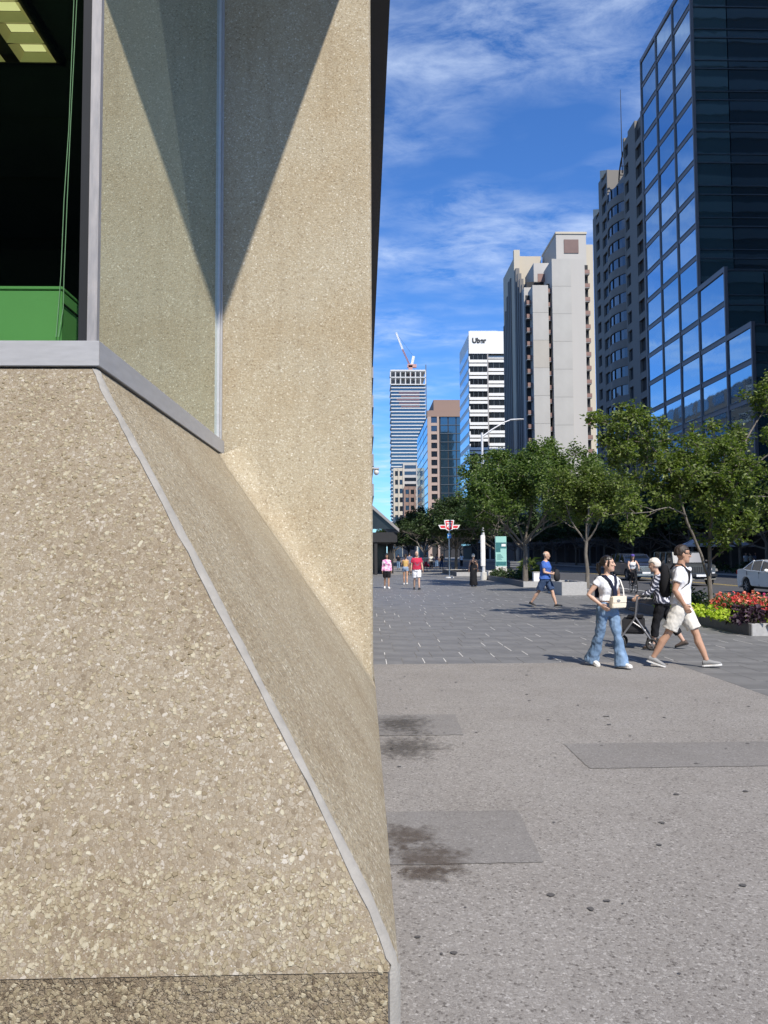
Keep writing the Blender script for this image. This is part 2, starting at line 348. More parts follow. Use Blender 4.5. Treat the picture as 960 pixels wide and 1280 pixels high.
pmat('joint_white', (0.62, 0.61, 0.58), 0.85, var=0.25, scale=30)
pmat('asphalt', (0.065, 0.065, 0.067), 0.85, var=0.2, scale=.8, bump=0.3, bscale=120)
pmat('ground_far', (0.12, 0.12, 0.115), 0.9, var=0.2, scale=.1)
pmat('kerb_granite', (0.30, 0.295, 0.29), 0.7, var=0.15, scale=20, bump=0.1)
pmat('road_white', (0.62, 0.62, 0.60), 0.7, var=0.12, scale=6)
pmat('road_yellow', (0.55, 0.40, 0.10), 0.7, var=0.15, scale=6)
pmat('stain', (0.085, 0.077, 0.068), 0.6, var=0.3, scale=4)
pmat('gum', (0.085, 0.08, 0.076), 0.7)
# ================================================================== ground
def sheet(name, x0, x1, y0, y1, z, mat, parent=None, t=0.0):
    m = MB()
    if t: m.box(x0, x1, y0, y1, z - t, z)
    else: m.add([(x0, y0, z), (x1, y0, z), (x1, y1, z), (x0, y1, z)], [(0, 1, 2, 3)])
    return m.build(name, mat, parent, recalc=bool(t))
struct(sheet('ground', -2500, 2500, -400, 5000, -0.20, 'ground_far'))
struct(sheet('road', 10.42, 28.6, -60, 1500, -0.13, 'asphalt'))
KB = struct(sheet('kerb', 10.2, 10.44, -60, 300, 0.0, 'kerb_granite', t=0.2))
struct(sheet('kerb', 28.6, 28.85, -60, 300, 0.0, 'kerb_granite', t=0.2))
struct(sheet('pavement', 28.85, 60, -60, 700, -0.004, 'slate_joint', t=0.1))
XB, YB = 4.64, 11.66                                  # corner of the concrete apron
apron = struct(sheet('concrete_apron', -12, XB, -25, YB, 0.0, 'walk_aggregate', t=0.15))
plaza = struct(sheet('plaza_paving', -12, 10.2, YB, 420, -0.005, 'slate_joint', t=0.12))
strip = struct(sheet('paved_strip', XB, 10.2, -25, YB, -0.005, 'slate_joint', t=0.12))
for xm, mt, w in ((13.1, 'road_white', .12), (19.85, 'road_yellow', .11), (20.15, 'road_yellow', .11)):
    struct(sheet('lane_line', xm - w / 2, xm + w / 2, -40, 400, -0.126, mt))
R_ = random.Random(4)
def lay(parent, x0, x1, y0, y1, limit, row=0.62, wmin=0.28, wmax=0.62, white=0.34):
    """staggered slate flags; the nearest as objects, the rest joined"""
    far = MB(); n = 0; meshes = {}; wj = []
    y = y0
    while y < y1 - .05:
        ye = min(y + row, y1); x = x0; px = None
        while x < x1 - .02:
            w = round(R_.uniform(wmin, wmax) * 12) / 12; xe = min(x + w, x1)
            if x1 - xe < .15: xe = x1
            g = 0.0022; sx, sy = xe - x - 2 * g, ye - y - 2 * g
            if n < limit:
                key = (round(sx, 3), round(sy, 3))
                if key not in meshes:
                    m = MB(); b = .004
                    a = [(-sx / 2, -sy / 2, -.03), (sx / 2, -sy / 2, -.03), (sx / 2, sy / 2, -.03), (-sx / 2, sy / 2, -.03)]
                    c = [(p[0], p[1], -.004) for p in a]; d = [(p[0] - math.copysign(b, p[0]), p[1] - math.copysign(b, p[1]), 0) for p in a]
                    m.loft([a, c, d]); me = bpy.data.meshes.new('paver'); me.from_pydata(m.v, [], m.f); me.materials.append(MATS['slate']); meshes[key] = me
                o = bpy.data.objects.new('paver', meshes[key]); C.objects.link(o); o.parent = parent
                o.location = ((x + xe) / 2, (y + ye) / 2, R_.uniform(-.0015, .0015)); o.rotation_euler = (R_.uniform(-.002, .002), R_.uniform(-.002, .002), R_.choice((0, math.pi)))
                n += 1
            else:
                far.box(x + g, xe - g, y + g, ye - g, -.02, R_.uniform(-.0015, .0015))
            if x > x0 and R_.random() < white:
                f = R_.uniform(.35, 1.0); s = R_.uniform(0, 1 - f) * (ye - y); wj.append((x, y + s, y + s + f * (ye - y)))
            x = xe
        y = ye
    if far.v:
        o = far.build('paver_field', 'slate', parent, recalc=False); o['kind'] = 'stuff'
    j = MB()
    for x, a, b in wj:
        j.box(x - .0055, x + .0055, a, b, -.006, .0018)
    if j.v: j.build('joint_sand', 'joint_white', parent, recalc=False)['kind'] = 'stuff'
lay(plaza, 0.0, 10.2, YB + .004, 62, 290, row=0.72)
lay(strip, XB + .004, 10.2, 2.0, YB - .004, 220, white=0.02, row=.66)
def lerp(a, b, t): return a + (b - a) * t
# repaired rectangles, drip stains and gum on the apron
def patch(x0, x1, y0, y1, sk=0.0, mat='walk_patch', z=0.004, name='repair_patch'):
    m = MB(); rr = random.Random(int(x1 * 100)); cs = [(x0, y0), (x1, y0 + sk), (x1 + .03, y1 + sk), (x0, y1)]; vs = []
    for (ax, ay), (bx, by) in zip(cs, cs[1:] + cs[:1]):          # hand-cut edge, slightly wandering
        for i in range(14): vs.append((lerp(ax, bx, i / 14) + rr.uniform(-.007, .007), lerp(ay, by, i / 14) + rr.uniform(-.007, .007), z))
    m.add(vs, [tuple(range(len(vs)))])
    return m.build(name, mat, apron, recalc=False)
patch(1.72, 3.60, 5.96, 6.72)
patch(0.13, 0.95, 4.18, 5.02); patch(.13, .9, 7.1, 8.0)
def splotch(cx, cy, r, seed, z, asp=1.0, mat='stain', n=40):
    m = MB(); rr = random.Random(seed); vs = [(cx, cy, z)]
    for i in range(n):
        a = 2 * math.pi * i / n; k = r * (1 + .5 * noise.noise(Vector((math.cos(a) * 1.3 + seed, math.sin(a) * 1.3, seed))) + .25 * noise.noise(Vector((math.cos(a) * 4 + seed, math.sin(a) * 4, 3))))
        vs.append((cx + k * math.cos(a), cy + k * asp * math.sin(a), z))
    m.add(vs, [(0, i + 1, (i + 1) % n + 1) for i in range(n)]); return m
def stain_mat(name, col, lo, hi, sc):
    m = bpy.data.materials.new(name); m.use_nodes = True; MATS[name] = m
    N = m.node_tree.nodes; L = m.node_tree.links; b = N['Principled BSDF']; b.inputs['Base Color'].default_value = (*col, 1); b.inputs['Roughness'].default_value = .7
    tc = N.new('ShaderNodeTexCoord'); nz = N.new('ShaderNodeTexNoise'); nz.inputs['Scale'].default_value = sc; nz.inputs['Detail'].default_value = 8; nz.inputs['Roughness'].default_value = .65
    L.new(tc.outputs['Object'], nz.inputs['Vector'])
    # fades out towards its rim
    at = N.new('ShaderNodeAttribute'); at.attribute_name = 'rim'
    mu = N.new('ShaderNodeMath'); mu.operation = 'MULTIPLY_ADD'; mu.inputs[1].default_value = .5
    L.new(at.outputs['Fac'], mu.inputs[0]); L.new(nz.outputs['Fac'], mu.inputs[2])
    mr = N.new('ShaderNodeMapRange'); mr.inputs[1].default_value = lo; mr.inputs[2].default_value = hi; mr.inputs[4].default_value = .5; L.new(mu.outputs[0], mr.inputs[0])
    L.new(mr.outputs[0], b.inputs['Alpha'])
stain_mat('stain_soft', (0.05, 0.042, 0.034), 0.62, 0.92, 16)
stain_mat('stain_brown', (0.075, 0.052, 0.035), 0.62, 0.92, 15)
def stain(cx, cy, r, seed, asp=1.0, mat='stain_soft', z=.0075):
    m = splotch(cx, cy, r, seed, z, asp); me = bpy.data.meshes.new('stain'); me.from_pydata(m.v, [], m.f)
    a = me.attributes.new('rim', 'FLOAT', 'POINT')
    for i in range(len(m.v)): a.data[i].value = 1.0 if i == 0 else 0.0
    me.materials.append(MATS[mat]); link('stain', me, apron)
g = G(545, 1075); stain(g.x - .02, g.y, .34, 3, 1.0, 'stain_brown'); g = G(530, 1095); stain(g.x, g.y, .22, 23, .8, 'stain_brown', .0095)
g = G(510, 1050); stain(g.x, g.y + .05, .26, 9, 1.1, 'stain_brown', .0085)
g = G(505, 935); stain(g.x, g.y, .5, 5, 1.0); g = G(500, 905); stain(g.x, g.y, .45, 7, 1.3, z=.0085)
gm = MB(); rr = random.Random(11)
for i in range(120):
    y = 2.2 + 9.2 * rr.random() ** 1.1; x = rr.uniform(.16, 4.5); r = rr.uniform(.006, .019)
    s = splotch(x, y, r, i * 1.7, .0062, rr.uniform(.7, 1.2), n=10); gm.add(s.v, s.f)
o = gm.build('chewing_gum', 'gum', apron, recalc=False); o['kind'] = 'stuff'

# ================================================================== the near building: battered precast base, corner window, pier
NB = thing('concrete_building', 'sand coloured exposed aggregate concrete building with a battered base and corner window', 'building', (-1.4, 4, 0), world=True)
SX, SY, SZ = -1.385, 3.99, 2.622                       # sill corner
PROF = [(1.490, .335), (1.478, .37), (1.455, .42), (1.42, .49), (1.37, .575), (1.20, .84), (.9, 1.29), (.6, 1.735), (.3, 2.17), (0.08, 2.485), (0.0, SZ)]
YE = 7.56                                             # face of the pier
def grid_panel(name, rows, mat, parent):
    m = MB(); n = len(rows[0])
    for r in rows: m.v += [tuple(p) for p in r]
    for i in range(len(rows) - 1):
        for j in range(n - 1):
            m.f.append((i * n + j, i * n + j + 1, (i + 1) * n + j + 1, (i + 1) * n + j))
    o = m.build(name, mat, parent, smooth=True, recalc=False); return o
JW = 0.024
def lerp(a, b, t): return a + (b - a) * t
rows = []
for off, z in PROF:
    xc = SX + off - JW; rows.append([(lerp(-6.0, xc, t / 8), SY - off, z) for t in range(9)] + [(xc, SY - off + .05, z - .02)])
front = grid_panel('front_base_panel', rows, 'wall_aggregate_dimmed', NB); front['label'] = 'sloping front base panel of coarse aggregate'
rows = []
for off, z in PROF:
    rows.append([(SX + off, SY - off + JW - .002, z - .03)] + [(SX + off, lerp(SY - off + JW, YE + .6, t / 8), z) for t in range(9)])
side = grid_panel('side_base_panel', rows, 'side_aggregate_lightened', NB)
# mortar joint on the mitre, a little proud and uneven
m = MB(); rj = random.Random(2)
pts = []
for k in range(len(PROF) - 1):
    (o0, z0), (o1, z1) = PROF[k], PROF[k + 1]
    st = 6 if k > 4 else 2
    for i in range(st): pts.append((lerp(o0, o1, i / st), lerp(z0, z1, i / st)))
pts.append(PROF[-1])
rings = []
for off, z in pts:
    w = JW + rj.uniform(-.007, .006); h = .004 + rj.uniform(-.002, .003)
    a = Vector((SX + off - w, SY - off, z)); b = Vector((SX + off, SY - off + w, z)); c = Vector((SX + off, SY - off, z))
    up = Vector((.6, -.6, .55)).normalized()
    a2 = a + Vector((0, -.8, .5)) * h; b2 = b + Vector((.8, 0, .5)) * h; mid = (a + b) / 2 + up * (h + .006)
    rings.append([a - up * .02, a2, mid, b2, b - up * .02])
m.loft([[Vector((p.x, p.y, 0.0)) for p in rings[0]]] + rings)
m.build('mortar_joint', 'mortar', NB, smooth=True)
# plinth course below the panels
m = MB(); px_, py_ = SX + 1.49, SY - 1.49
m.box(-6, px_ - JW, py_ + .004, py_ + .5, -.05, .331); m.build('front_plinth', 'plinth_aggregate', NB)
m = MB(); m.box(px_ - .5, px_ - .004, py_ + .03, YE + .6, -.05, .331); m.build('side_plinth', 'plinth_aggregate', NB)
# pebbles standing proud of the front panel and the plinth: real stones, too many to count
def pebble_field(name, n, place, smin, smax, seed, mat='pebbles', power=2.2):
    r = random.Random(seed); m = MB()
    for i in range(n):
        p, nrm, tx = place(r)
        ty = nrm.cross(tx); a = r.uniform(0, 6.283); s = smin + (smax - smin) * r.random() ** power
        u = (tx * math.cos(a) + ty * math.sin(a)) * s * r.uniform(.8, 1.35); v = (ty * math.cos(a) - tx * math.sin(a)) * s * r.uniform(.6, .95); h = nrm * s * r.uniform(.06, .22)
        k = r.choice((5, 6)); base = []; top = []
        for j in range(k):
            b = 2 * math.pi * (j + r.uniform(-.3, .3)) / k; d = u * math.cos(b) + v * math.sin(b)
            base.append(p + d * .55 - nrm * .002); top.append(p + d * .36 * r.uniform(.7, 1.1) + h * r.uniform(.75, 1.1))
        o = len(m.v); m.v += [tuple(q) for q in base + top]
        for j in range(k): m.f.append((o + j, o + (j + 1) % k, o + k + (j + 1) % k, o + k + j))
        m.f.append(tuple(o + k + j for j in range(k)))
    ob = m.build(name, mat, NB, recalc=False, smooth=False); ob['kind'] = 'stuff'; return ob
def on_front(r):
    # more where the camera is close; uniform over the panel area in view
    while True:
        s = r.random(); off = 1.40 * (1 - s) ** 1.0 + .02; x = r.uniform(-2.35, SX + off - JW - .012)
        if off < .9 and x < -2.0: continue
        break
    for k in range(len(PROF) - 1):
        if PROF[k][0] >= off >= PROF[k + 1][0]:
            t = (PROF[k][0] - off) / (PROF[k][0] - PROF[k + 1][0]); z = lerp(PROF[k][1], PROF[k + 1][1], t)
            d = Vector((0, PROF[k][0] - PROF[k + 1][0], PROF[k + 1][1] - PROF[k][1])).normalized(); break
    nrm = Vector((0, -d.z, d.y)); return Vector((x, SY - off, z)), nrm, Vector((1, 0, 0))
def on_round(r):
    z = r.uniform(.34, .60)
    for k in range(len(PROF) - 1):
        if PROF[k][1] <= z <= PROF[k + 1][1]:
            t = (z - PROF[k][1]) / (PROF[k + 1][1] - PROF[k][1]); off = lerp(PROF[k][0], PROF[k + 1][0], t)
            d = Vector((0, PROF[k][0] - PROF[k + 1][0], PROF[k + 1][1] - PROF[k][1])).normalized(); break
    x = r.uniform(-1.35, SX + off - JW - .012); nrm = Vector((0, -d.z, d.y)); return Vector((x, SY - off, z)), nrm, Vector((1, 0, 0))
def on_plinth(r):
    return Vector((r.uniform(-1.35, px_ - JW - .01), py_ + .004, r.uniform(.02, .315))), Vector((0, -1, 0)), Vector((1, 0, 0))
pebble_field('aggregate_stones', 13000, on_front, .005, .028, 1, power=3.0)
pebble_field('aggregate_stones', 2600, on_round, .008, .027, 2)
pebble_field('plinth_stones', 2600, on_plinth, .008, .024, 3, mat='pebbles_dark' if 'pebbles_dark' in MATS else 'pebbles')
# pier beyond the window and the cove where the side panel runs into it
m = MB(); xr = 0.085; nb = 7; ring = [(-1.62, YE + .0), ]
for i in range(nb):
    a = math.pi / 2 * i / (nb - 1); ring.append((xr - .05 + .05 * math.sin(a), YE + .05 - .05 * math.cos(a)))
ring += [(xr, YE + 1.65), (-1.62, YE + 1.65)]
m.loft([[(x, y, z) for x, y in ring] for z in (0.0, 2.0, 4.0, 6.0, 9.02)])
pier = m.build('pier', 'pier_aggregate_lightened', NB, smooth=True)
m = MB(); rings = []
for k in range(len(PROF)):
    off, z = PROF[k]
    if k < len(PROF) - 1: dvec = Vector((PROF[k + 1][0] - off, 0, PROF[k + 1][1] - z)).normalized()
    pc = Vector((-dvec.z, 0, dvec.x)); pc = pc if pc.z > 0 else -pc
    V = Vector((SX + off, YE - .003, z)); r = .26 if 1 < k else .10
    if z < .42: r = .03
    P0 = V + pc * r; P2 = V + Vector((0, -r, 0)) + Vector((dvec.z, 0, -dvec.x)) * .002
    if P0.x > xr - .01: P0 = V + Vector((0, -.002, .03 + .0 * r))
    rings.append([P0 * (1 - t) ** 2 + V * 2 * t * (1 - t) + P2 * t * t + Vector((0, -.003, 0)) for t in [i / 8 for i in range(9)]])
n = 9
for r in rings: m.v += [tuple(p) for p in r]
for i in range(len(rings) - 1):
    for j in range(n - 1): m.f.append((i * n + j, i * n + j + 1, (i + 1) * n + j + 1, (i + 1) * n + j))
m.build('cove', 'pier_aggregate_lightened', NB, smooth=True)
# sill, mullions, panes
ST = SZ + .145
m = MB()
o1 = 0.015
prof = [(o1, SZ + .012), (o1, ST), (-.10, ST), (-.10, SZ + .012)]
m.loft([[(-6, SY - o, z) for o, z in prof], [(SX + o, SY - o, z) for o, z in prof]], cap=True); m.build('front_sill', 'aluminium', NB, bevel=.003)
m = MB(); m.loft([[(SX + o, SY - o + .0006, z) for o, z in prof], [(SX + o, YE - .02, z) for o, z in prof]]); m.build('side_sill', 'aluminium', NB, bevel=.003)
m = MB(); m.box(-6, SX - .02, SY + .012, SY + .1, SZ - .03, SZ + .02); m.box(SX - .1, SX - .012, SY, YE - .02, SZ - .03, SZ + .02); m.build('sill_gap', 'gasket', NB)
HT = 9.0
m = MB(); m.box(SX - .062, SX - .012, SY + .012, SY + .062, ST, HT); m.build('corner_mullion', 'aluminium_weathered', NB, bevel=.004)
m = MB(); m.box(SX - .112, SX - .063, SY + .03, SY + .08, ST, HT); m.build('mullion_gasket', 'gasket', NB)
m = MB(); m.box(SX - .07, SX - .004, YE - .075, YE - .028, ST - .05, HT); m.build('end_mullion', 'aluminium', NB, bevel=.004)
m = MB(); m.box(SX - .06, SX - .012, YE - .15, YE - .12, ST, HT); m.build('end_mullion_strip', 'aluminium', NB, bevel=.003)
m = MB(); m.box(SX - .055, SX - .02, YE - .12, YE - .075, ST, HT); m.build('end_gasket', 'gasket', NB)
m = MB(); m.box(SX - .04, SX - .016, YE - .028, YE, SZ, HT); m.build('wall_sealant', 'mortar', NB)
m = MB(); m.add([(-6, SY + .045, ST), (SX - .063, SY + .045, ST), (SX - .063, SY + .045, HT), (-6, SY + .045, HT)], [(0, 1, 2, 3)]); m.build('front_pane', 'front_glass', NB, recalc=False)
m = MB(); m.add([(SX - .035, SY + .062, ST), (SX - .035, YE - .15, ST), (SX - .035, YE - .15, HT), (SX - .035, SY + .062, HT)], [(0, 1, 2, 3)]); m.build('side_pane', 'side_glass', NB, recalc=False)
# the room behind
m = MB(); m.box(-6, SX - .12, SY + .1, YE + 1.6, 2.3, 2.42); m.build('room_floor', 'room_floor', NB)
m = MB(); m.box(-6, SX - .10, SY + .16, YE + 1.6, 5.25, 5.6); m.build('room_ceiling', 'room_dark', NB)
m = MB(); m.box(-6.2, -6.0, SY + .1, YE + 1.7, 2.3, 9); m.build('room_wall', 'room_dark', NB)
m = MB(); m.box(-6.0, -1.63, YE + 1.4, YE + 1.7, 2.3, 9); m.build('room_wall', 'room_dark', NB)
UB = -0.0
# upper storeys overhang with a dark soffit
OX, OZ = 0.372, 9.03
m = MB(); m.box(-30, OX, 2.15, 30, OZ, OZ + .5); m.build('soffit', 'soffit_dark', NB)
m = MB(); m.box(-30, OX - .05, 2.2, 30, OZ + .5, 26); m.build('upper_storeys', 'soffit_dark', NB)
# the next bays of the same facade, hidden from here by the pier
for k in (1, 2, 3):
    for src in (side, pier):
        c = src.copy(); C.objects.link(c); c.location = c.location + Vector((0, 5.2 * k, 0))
    slab('side_pane', SX - .05, SX - .03, YE + 1.65 + 5.2 * (k - 1), YE + 5.2 * k, ST, HT, 'soffit_dark', NB)
    slab('side_sill', SX - .1, SX + .015, YE + 1.65 + 5.2 * (k - 1), YE + 5.2 * k, SZ, ST, 'aluminium', NB)
    slab('side_plinth', -.4, px_ - .004, YE + .6 + 5.2 * (k - 1), YE + .6 + 5.2 * k, -.05, .32, 'plinth_aggregate', NB)
# things inside the room
cab = thing('green_cabinet', 'low green cabinet standing behind the corner window', 'cabinet', (-2.8, 4.3, 2.42), world=True)
m = MB(); m.box(-4.6, -1.64, 4.16, 4.50, 2.42, 3.095); m.build('carcass', 'cabinet_green', cab, bevel=.004)
m = MB(); m.box(-4.6, -1.636, 4.156, 4.504, 3.10, 3.118); m.build('top_board', 'cabinet_green', cab, bevel=.003)
m = MB(); m.box(-1.6395, -1.634, 4.17, 4.49, 3.02, 3.03); m.build('side_seam', 'gasket', cab)
CL = 5.24
lum = thing('ceiling_luminaire', 'lit square louvred luminaire on the dark office ceiling', 'ceiling light', (-2.5, 5.2, CL), world=True)
ga, gb = G(82, 83, CL - .06), G(50, 12, CL - .06)
q0, q2 = ga.x, -3.9
y0, y1 = gb.y - .30, ga.y
m = MB()
for (a, b, c, d) in ((q2, q0, y0, y0 + .03), (q2, q0, y1 - .03, y1), (q0 - .03, q0, y0, y1)): m.box(a, b, c, d, CL - .06, CL)
m.build('frame', 'gasket', lum)
nx, ny = 6, 4; cw = (y1 - y0 - .06) / 4
for i in range(nx):
    for j in range(ny):
        xa = q0 - .05 - i * .29 - (.07 if i >= 1 else 0); ya = y0 + .03 + j * cw
        m = MB(); cx, cy = xa - .13, ya + cw / 2; w, h = .128, cw * .47
        m.loft([[(cx - w, cy - h, CL - .055), (cx + w, cy - h, CL - .055), (cx + w, cy + h, CL - .055), (cx - w, cy + h, CL - .055)],
                [(cx - w * .62, cy - h * .5, CL - .012), (cx + w * .62, cy - h * .5, CL - .012), (cx + w * .62, cy + h * .5, CL - .012), (cx - w * .62, cy + h * .5, CL - .012)]], cap=False)
        m.build('louvre_cell', 'louvre', lum, recalc=False)
        m = MB(); m.box(cx - w * .6, cx + w * .6, cy - h * .48, cy + h * .48, CL - .010, CL - .004); m.build('diffuser', 'lamp_tube', lum)
cordt = thing('blind_cord', 'two thin pull cords hanging behind the corner window', 'cord', (-1.5, 4.1, 2.5), world=True)
for pp in ([(94, -40), (90, 60), (86, 160), (80, 250), (76, 345), (73, 385), (70, 421)], [(98, -40), (93, 60), (88, 160), (84, 250), (80, 345), (79, 385), (73, 421)]):
    m = MB(); m.tube([W(x, y, 4.12) for x, y in pp], .0022, n=6); m.build('cord_strand', 'cord', cordt, smooth=True)
# small dome camera on the facade further along
dc = thing('dome_camera', 'small white dome camera on a short arm on the street wall', 'camera', W(468, 590, 24), world=True)
p = W(470.5, 590, 24); m = MB(); m.ell(p, (.085, .085, .1)); m.build('dome', 'road_white', dc, smooth=True)
m = MB(); m.tube([p + Vector((-.32, 0, .12)), p + Vector((0, 0, .12))], .025); m.box(p.x - .09, p.x + .09, p.y - .09, p.y + .09, p.z + .08, p.z + .13); m.build('arm', 'aluminium', dc)
# ================================================================== city materials
def mirror_glass(name, col, rough=0.03, wav=0.03, base=(0.01, 0.014, 0.018), refl=0.6):
    m = bpy.data.materials.new(name); m.use_nodes = True; MATS[name] = m
    N = m.node_tree.nodes; L = m.node_tree.links; b = N['Principled BSDF']; b.inputs['Base Color'].default_value = (*base, 1); b.inputs['Roughness'].default_value = .2
    gl = N.new('ShaderNodeBsdfGlossy'); gl.inputs[0].default_value = (*col, 1); gl.inputs['Roughness'].default_value = rough
    mx = N.new('ShaderNodeMixShader'); mx.inputs[0].default_value = refl
    lw = N.new('ShaderNodeLayerWeight'); lw.inputs[0].default_value = .45
    mr = N.new('ShaderNodeMapRange'); mr.inputs[3].default_value = refl * .55; mr.inputs[4].default_value = min(1, refl * 1.5); L.new(lw.outputs['Facing'], mr.inputs[0]); L.new(mr.outputs[0], mx.inputs[0])
    L.new(b.outputs[0], mx.inputs[1]); L.new(gl.outputs[0], mx.inputs[2]); L.new(mx.outputs[0], N['Material Output'].inputs[0])
    geo = N.new('ShaderNodeNewGeometry'); nz = N.new('ShaderNodeTexNoise'); nz.inputs['Scale'].default_value = .35; nz.inputs['Detail'].default_value = 2; L.new(geo.outputs['Position'], nz.inputs['Vector'])
    bp = N.new('ShaderNodeBump'); bp.inputs['Strength'].default_value = wav; bp.inputs['Distance'].default_value = .3; L.new(nz.outputs['Fac'], bp.inputs['Height']); L.new(bp.outputs[0], gl.inputs['Normal'])
mirror_glass('tower_glass', (0.54, 0.70, 0.80), refl=0.70)
mirror_glass('dark_glass', (0.40, 0.58, 0.66), refl=0.40, base=(0.008, 0.020, 0.030))
mirror_glass('teal_glass', (0.45, 0.66, 0.70), refl=0.46, base=(0.030, 0.068, 0.078))
mirror_glass('tower_glass_b', (0.52, 0.70, 0.84), refl=0.66)
mirror_glass('tower_glass_c', (0.66, 0.80, 0.88), refl=0.74)
mirror_glass('window_glass', (0.6, 0.68, 0.75), refl=0.22, base=(0.012, 0.014, 0.017))
pmat('tower_frame', (0.16, 0.145, 0.145), 0.45, var=.12, scale=.5)
pmat('tower_line', (0.11, 0.13, 0.14), 0.4, metal=.5)
pmat('granite_grey', (0.155, 0.145, 0.133), 0.7, var=.10, scale=.35)
pmat('concrete_pale', (0.38, 0.365, 0.335), 0.8, var=.10, scale=.25, col2=(0.41, 0.39, 0.36), coord='Object')
pmat('concrete_panel', (0.385, 0.373, 0.345), 0.8, var=.07, scale=1.3, stretch=(1, 1, 1))
pmat('concrete_panel_warm', (0.37, 0.345, 0.30), 0.8, var=.07, scale=1.1)
pmat('concrete_cream', (0.45, 0.405, 0.325), 0.8, var=.05, scale=.3)
pmat('concrete_grey', (0.27, 0.26, 0.255), 0.8, var=.1, scale=.3)
pmat('side_stone', (0.15, 0.145, 0.14), 0.8, var=.1, scale=.3)
pmat('balcony_brown', (0.20, 0.115, 0.095), 0.6, var=.12, scale=1)
pmat('void_dark', (0.022, 0.022, 0.024), 0.8)
pmat('louvre_brown', (0.13, 0.075, 0.065), 0.6, var=.1, scale=2)
pmat('white_panel', (0.66, 0.66, 0.645), 0.5, var=.04, scale=.4)
pmat('brown_brick', (0.235, 0.155, 0.12), 0.8, var=.08, scale=.4)
pmat('pink_stone', (0.35, 0.26, 0.21), 0.75, var=.06, scale=.4)
pmat('sign_black', (0.02, 0.02, 0.02), 0.5)
pmat('safety_red', (0.24, 0.13, 0.12), 0.8)
pmat('slab_white', (0.50, 0.50, 0.49), 0.8, var=.08, scale=.2)
pmat('crane_red', (0.42, 0.22, 0.19), 0.5)
pmat('crane_white', (0.8, 0.8, 0.8), 0.5)
pmat('metal_white', (0.72, 0.72, 0.72), 0.4, metal=.3)
pmat('podium_stone', (0.10, 0.095, 0.09), 0.8, var=.15, scale=.4)
def X(px, Y, py=500): return W(px, py, Y).x
def Z(py, Y, px=600): return W(px, py, Y).z
# ------------------------------------------------------------------ blue glass tower
XG = X(868, 91, 200)
gt = thing('glass_tower', 'stepped blue mirror glass office tower with brown grid frames', 'building', (XG + 8, 92, 0), world=True)
FL = 4.0; Z0 = 1.6; RT = random.Random(6)
YS = [108.0, 102.3, 96.6, 91.0, 84.2, 78.6]
TOPS = [73.6, 73.6, 73.6, 33.6, 25.6]                  # roof of each bay along the street
XE = XG + 30
slab('core', XG + .35, XE, 91.35, 107.9, 0, 73.3, 'void_dark', gt)
slab('core', XG + .35, XE, 84.55, 91.3, 0, 33.3, 'void_dark', gt)
slab('core', XG + .35, XE, 78.95, 84.5, 0, 25.3, 'void_dark', gt)
for b in range(5):
    ya, yb, top = YS[b + 1], YS[b], TOPS[b]
    nf = int(round((top - Z0) / FL))
    for k in range(-0, nf):
        z = Z0 + k * FL
        slab('pane', XG + .10, XG + .2, ya + .13, yb - .13, z + .44, z + FL - .12, RT.choice(('tower_glass', 'tower_glass', 'tower_glass_b', 'tower_glass_c')), gt).rotation_euler = (0, RT.uniform(-.006, .006), RT.uniform(-.008, .008))
        slab('spandrel', XG + .02, XG + .3, ya + .2, yb - .2, z - .12, z + .42, 'tower_frame', gt)
        slab('transom', XG - .05, XG + .1, ya + .2, yb - .2, z + .42, z + .48, 'tower_line', gt)
    slab('parapet', XG - .04, XG + .4, ya, yb, top - .25, top + .35, 'tower_frame', gt)
for i, y in enumerate(YS):
    top = TOPS[0] if i < 4 else TOPS[i - 1]
    slab('mullion', XG - .06, XG + .3, y - .12, y + .12, 0, top + .3, 'tower_frame', gt)
# faces towards the camera
for (yf, zt, zb) in ((91.0, 73.6, 33.6), (84.2, 33.6, 25.6), (78.6, 25.6, 1.6)):
    for k in range(int(round((zt - zb) / FL))):
        z = zb + k * FL
        xs = [XG + .2, XG + 4.6, XG + 10, XG + 16, XG + 23, XE]
        for a, c in zip(xs[:-1], xs[1:]):
            slab('pane', a + .06, c - .06, yf + .12, yf + .2, z + .1, z + FL - .1, 'teal_glass' if a < XG + 1 or (a > XG + 9 and RT.random() < .35) else 'dark_glass', gt).rotation_euler = (RT.uniform(-.006, .006), 0, RT.uniform(-.006, .006))
        slab('line', XG + .2, XE, yf + .02, yf + .14, z - .08, z + .06, 'tower_line', gt)
        slab('line', XG + .2, XE, yf + .02, yf + .14, z + 1.02, z + 1.14, 'tower_line', gt)
    slab('parapet', XG + .3, XE, yf + .02, yf + .4, zt - .12, zt + .1, 'tower_line', gt)
# ------------------------------------------------------------------ grey stone apartment tower
XA = X(744.5, 135.6, 450)
at = thing('stone_apartment_tower', 'dark grey stone apartment tower with curved bay windows and a roof mast', 'building', (XA + 8, 120, 0), world=True)
secs = [(108.2, 112.4, 68.0), (112.4, 118.9, 68.0), (118.9, 127.2, 62.8), (127.2, 131.2, 67.2), (131.2, 135.6, 62.2)]
for a, b, t in secs: slab('wall', XA + .45, XA + 15, a, b - .01, 0, t, 'granite_grey', at)
slab('roof_block', XA + 3, XA + 15, 110, 119, 68, 71.2, 'granite_grey', at)
for a, b, t in ((131.2, 135.6, 62.2), (127.2, 131.2, 67.2)):      # pointed sunlit parapets
    m = MB(); m.prism([(a, t), (b, t), (b, t + 1.9)], XA + .1, XA + .9); m.build('parapet', 'concrete_cream', at)
cols = [(109.5, 110.9, 'w'), (111.2, 113.6, 'b'), (116.7, 118.5, 'w'), (127.7, 130.2, 'w'), (131.9, 133.8, 'w')]
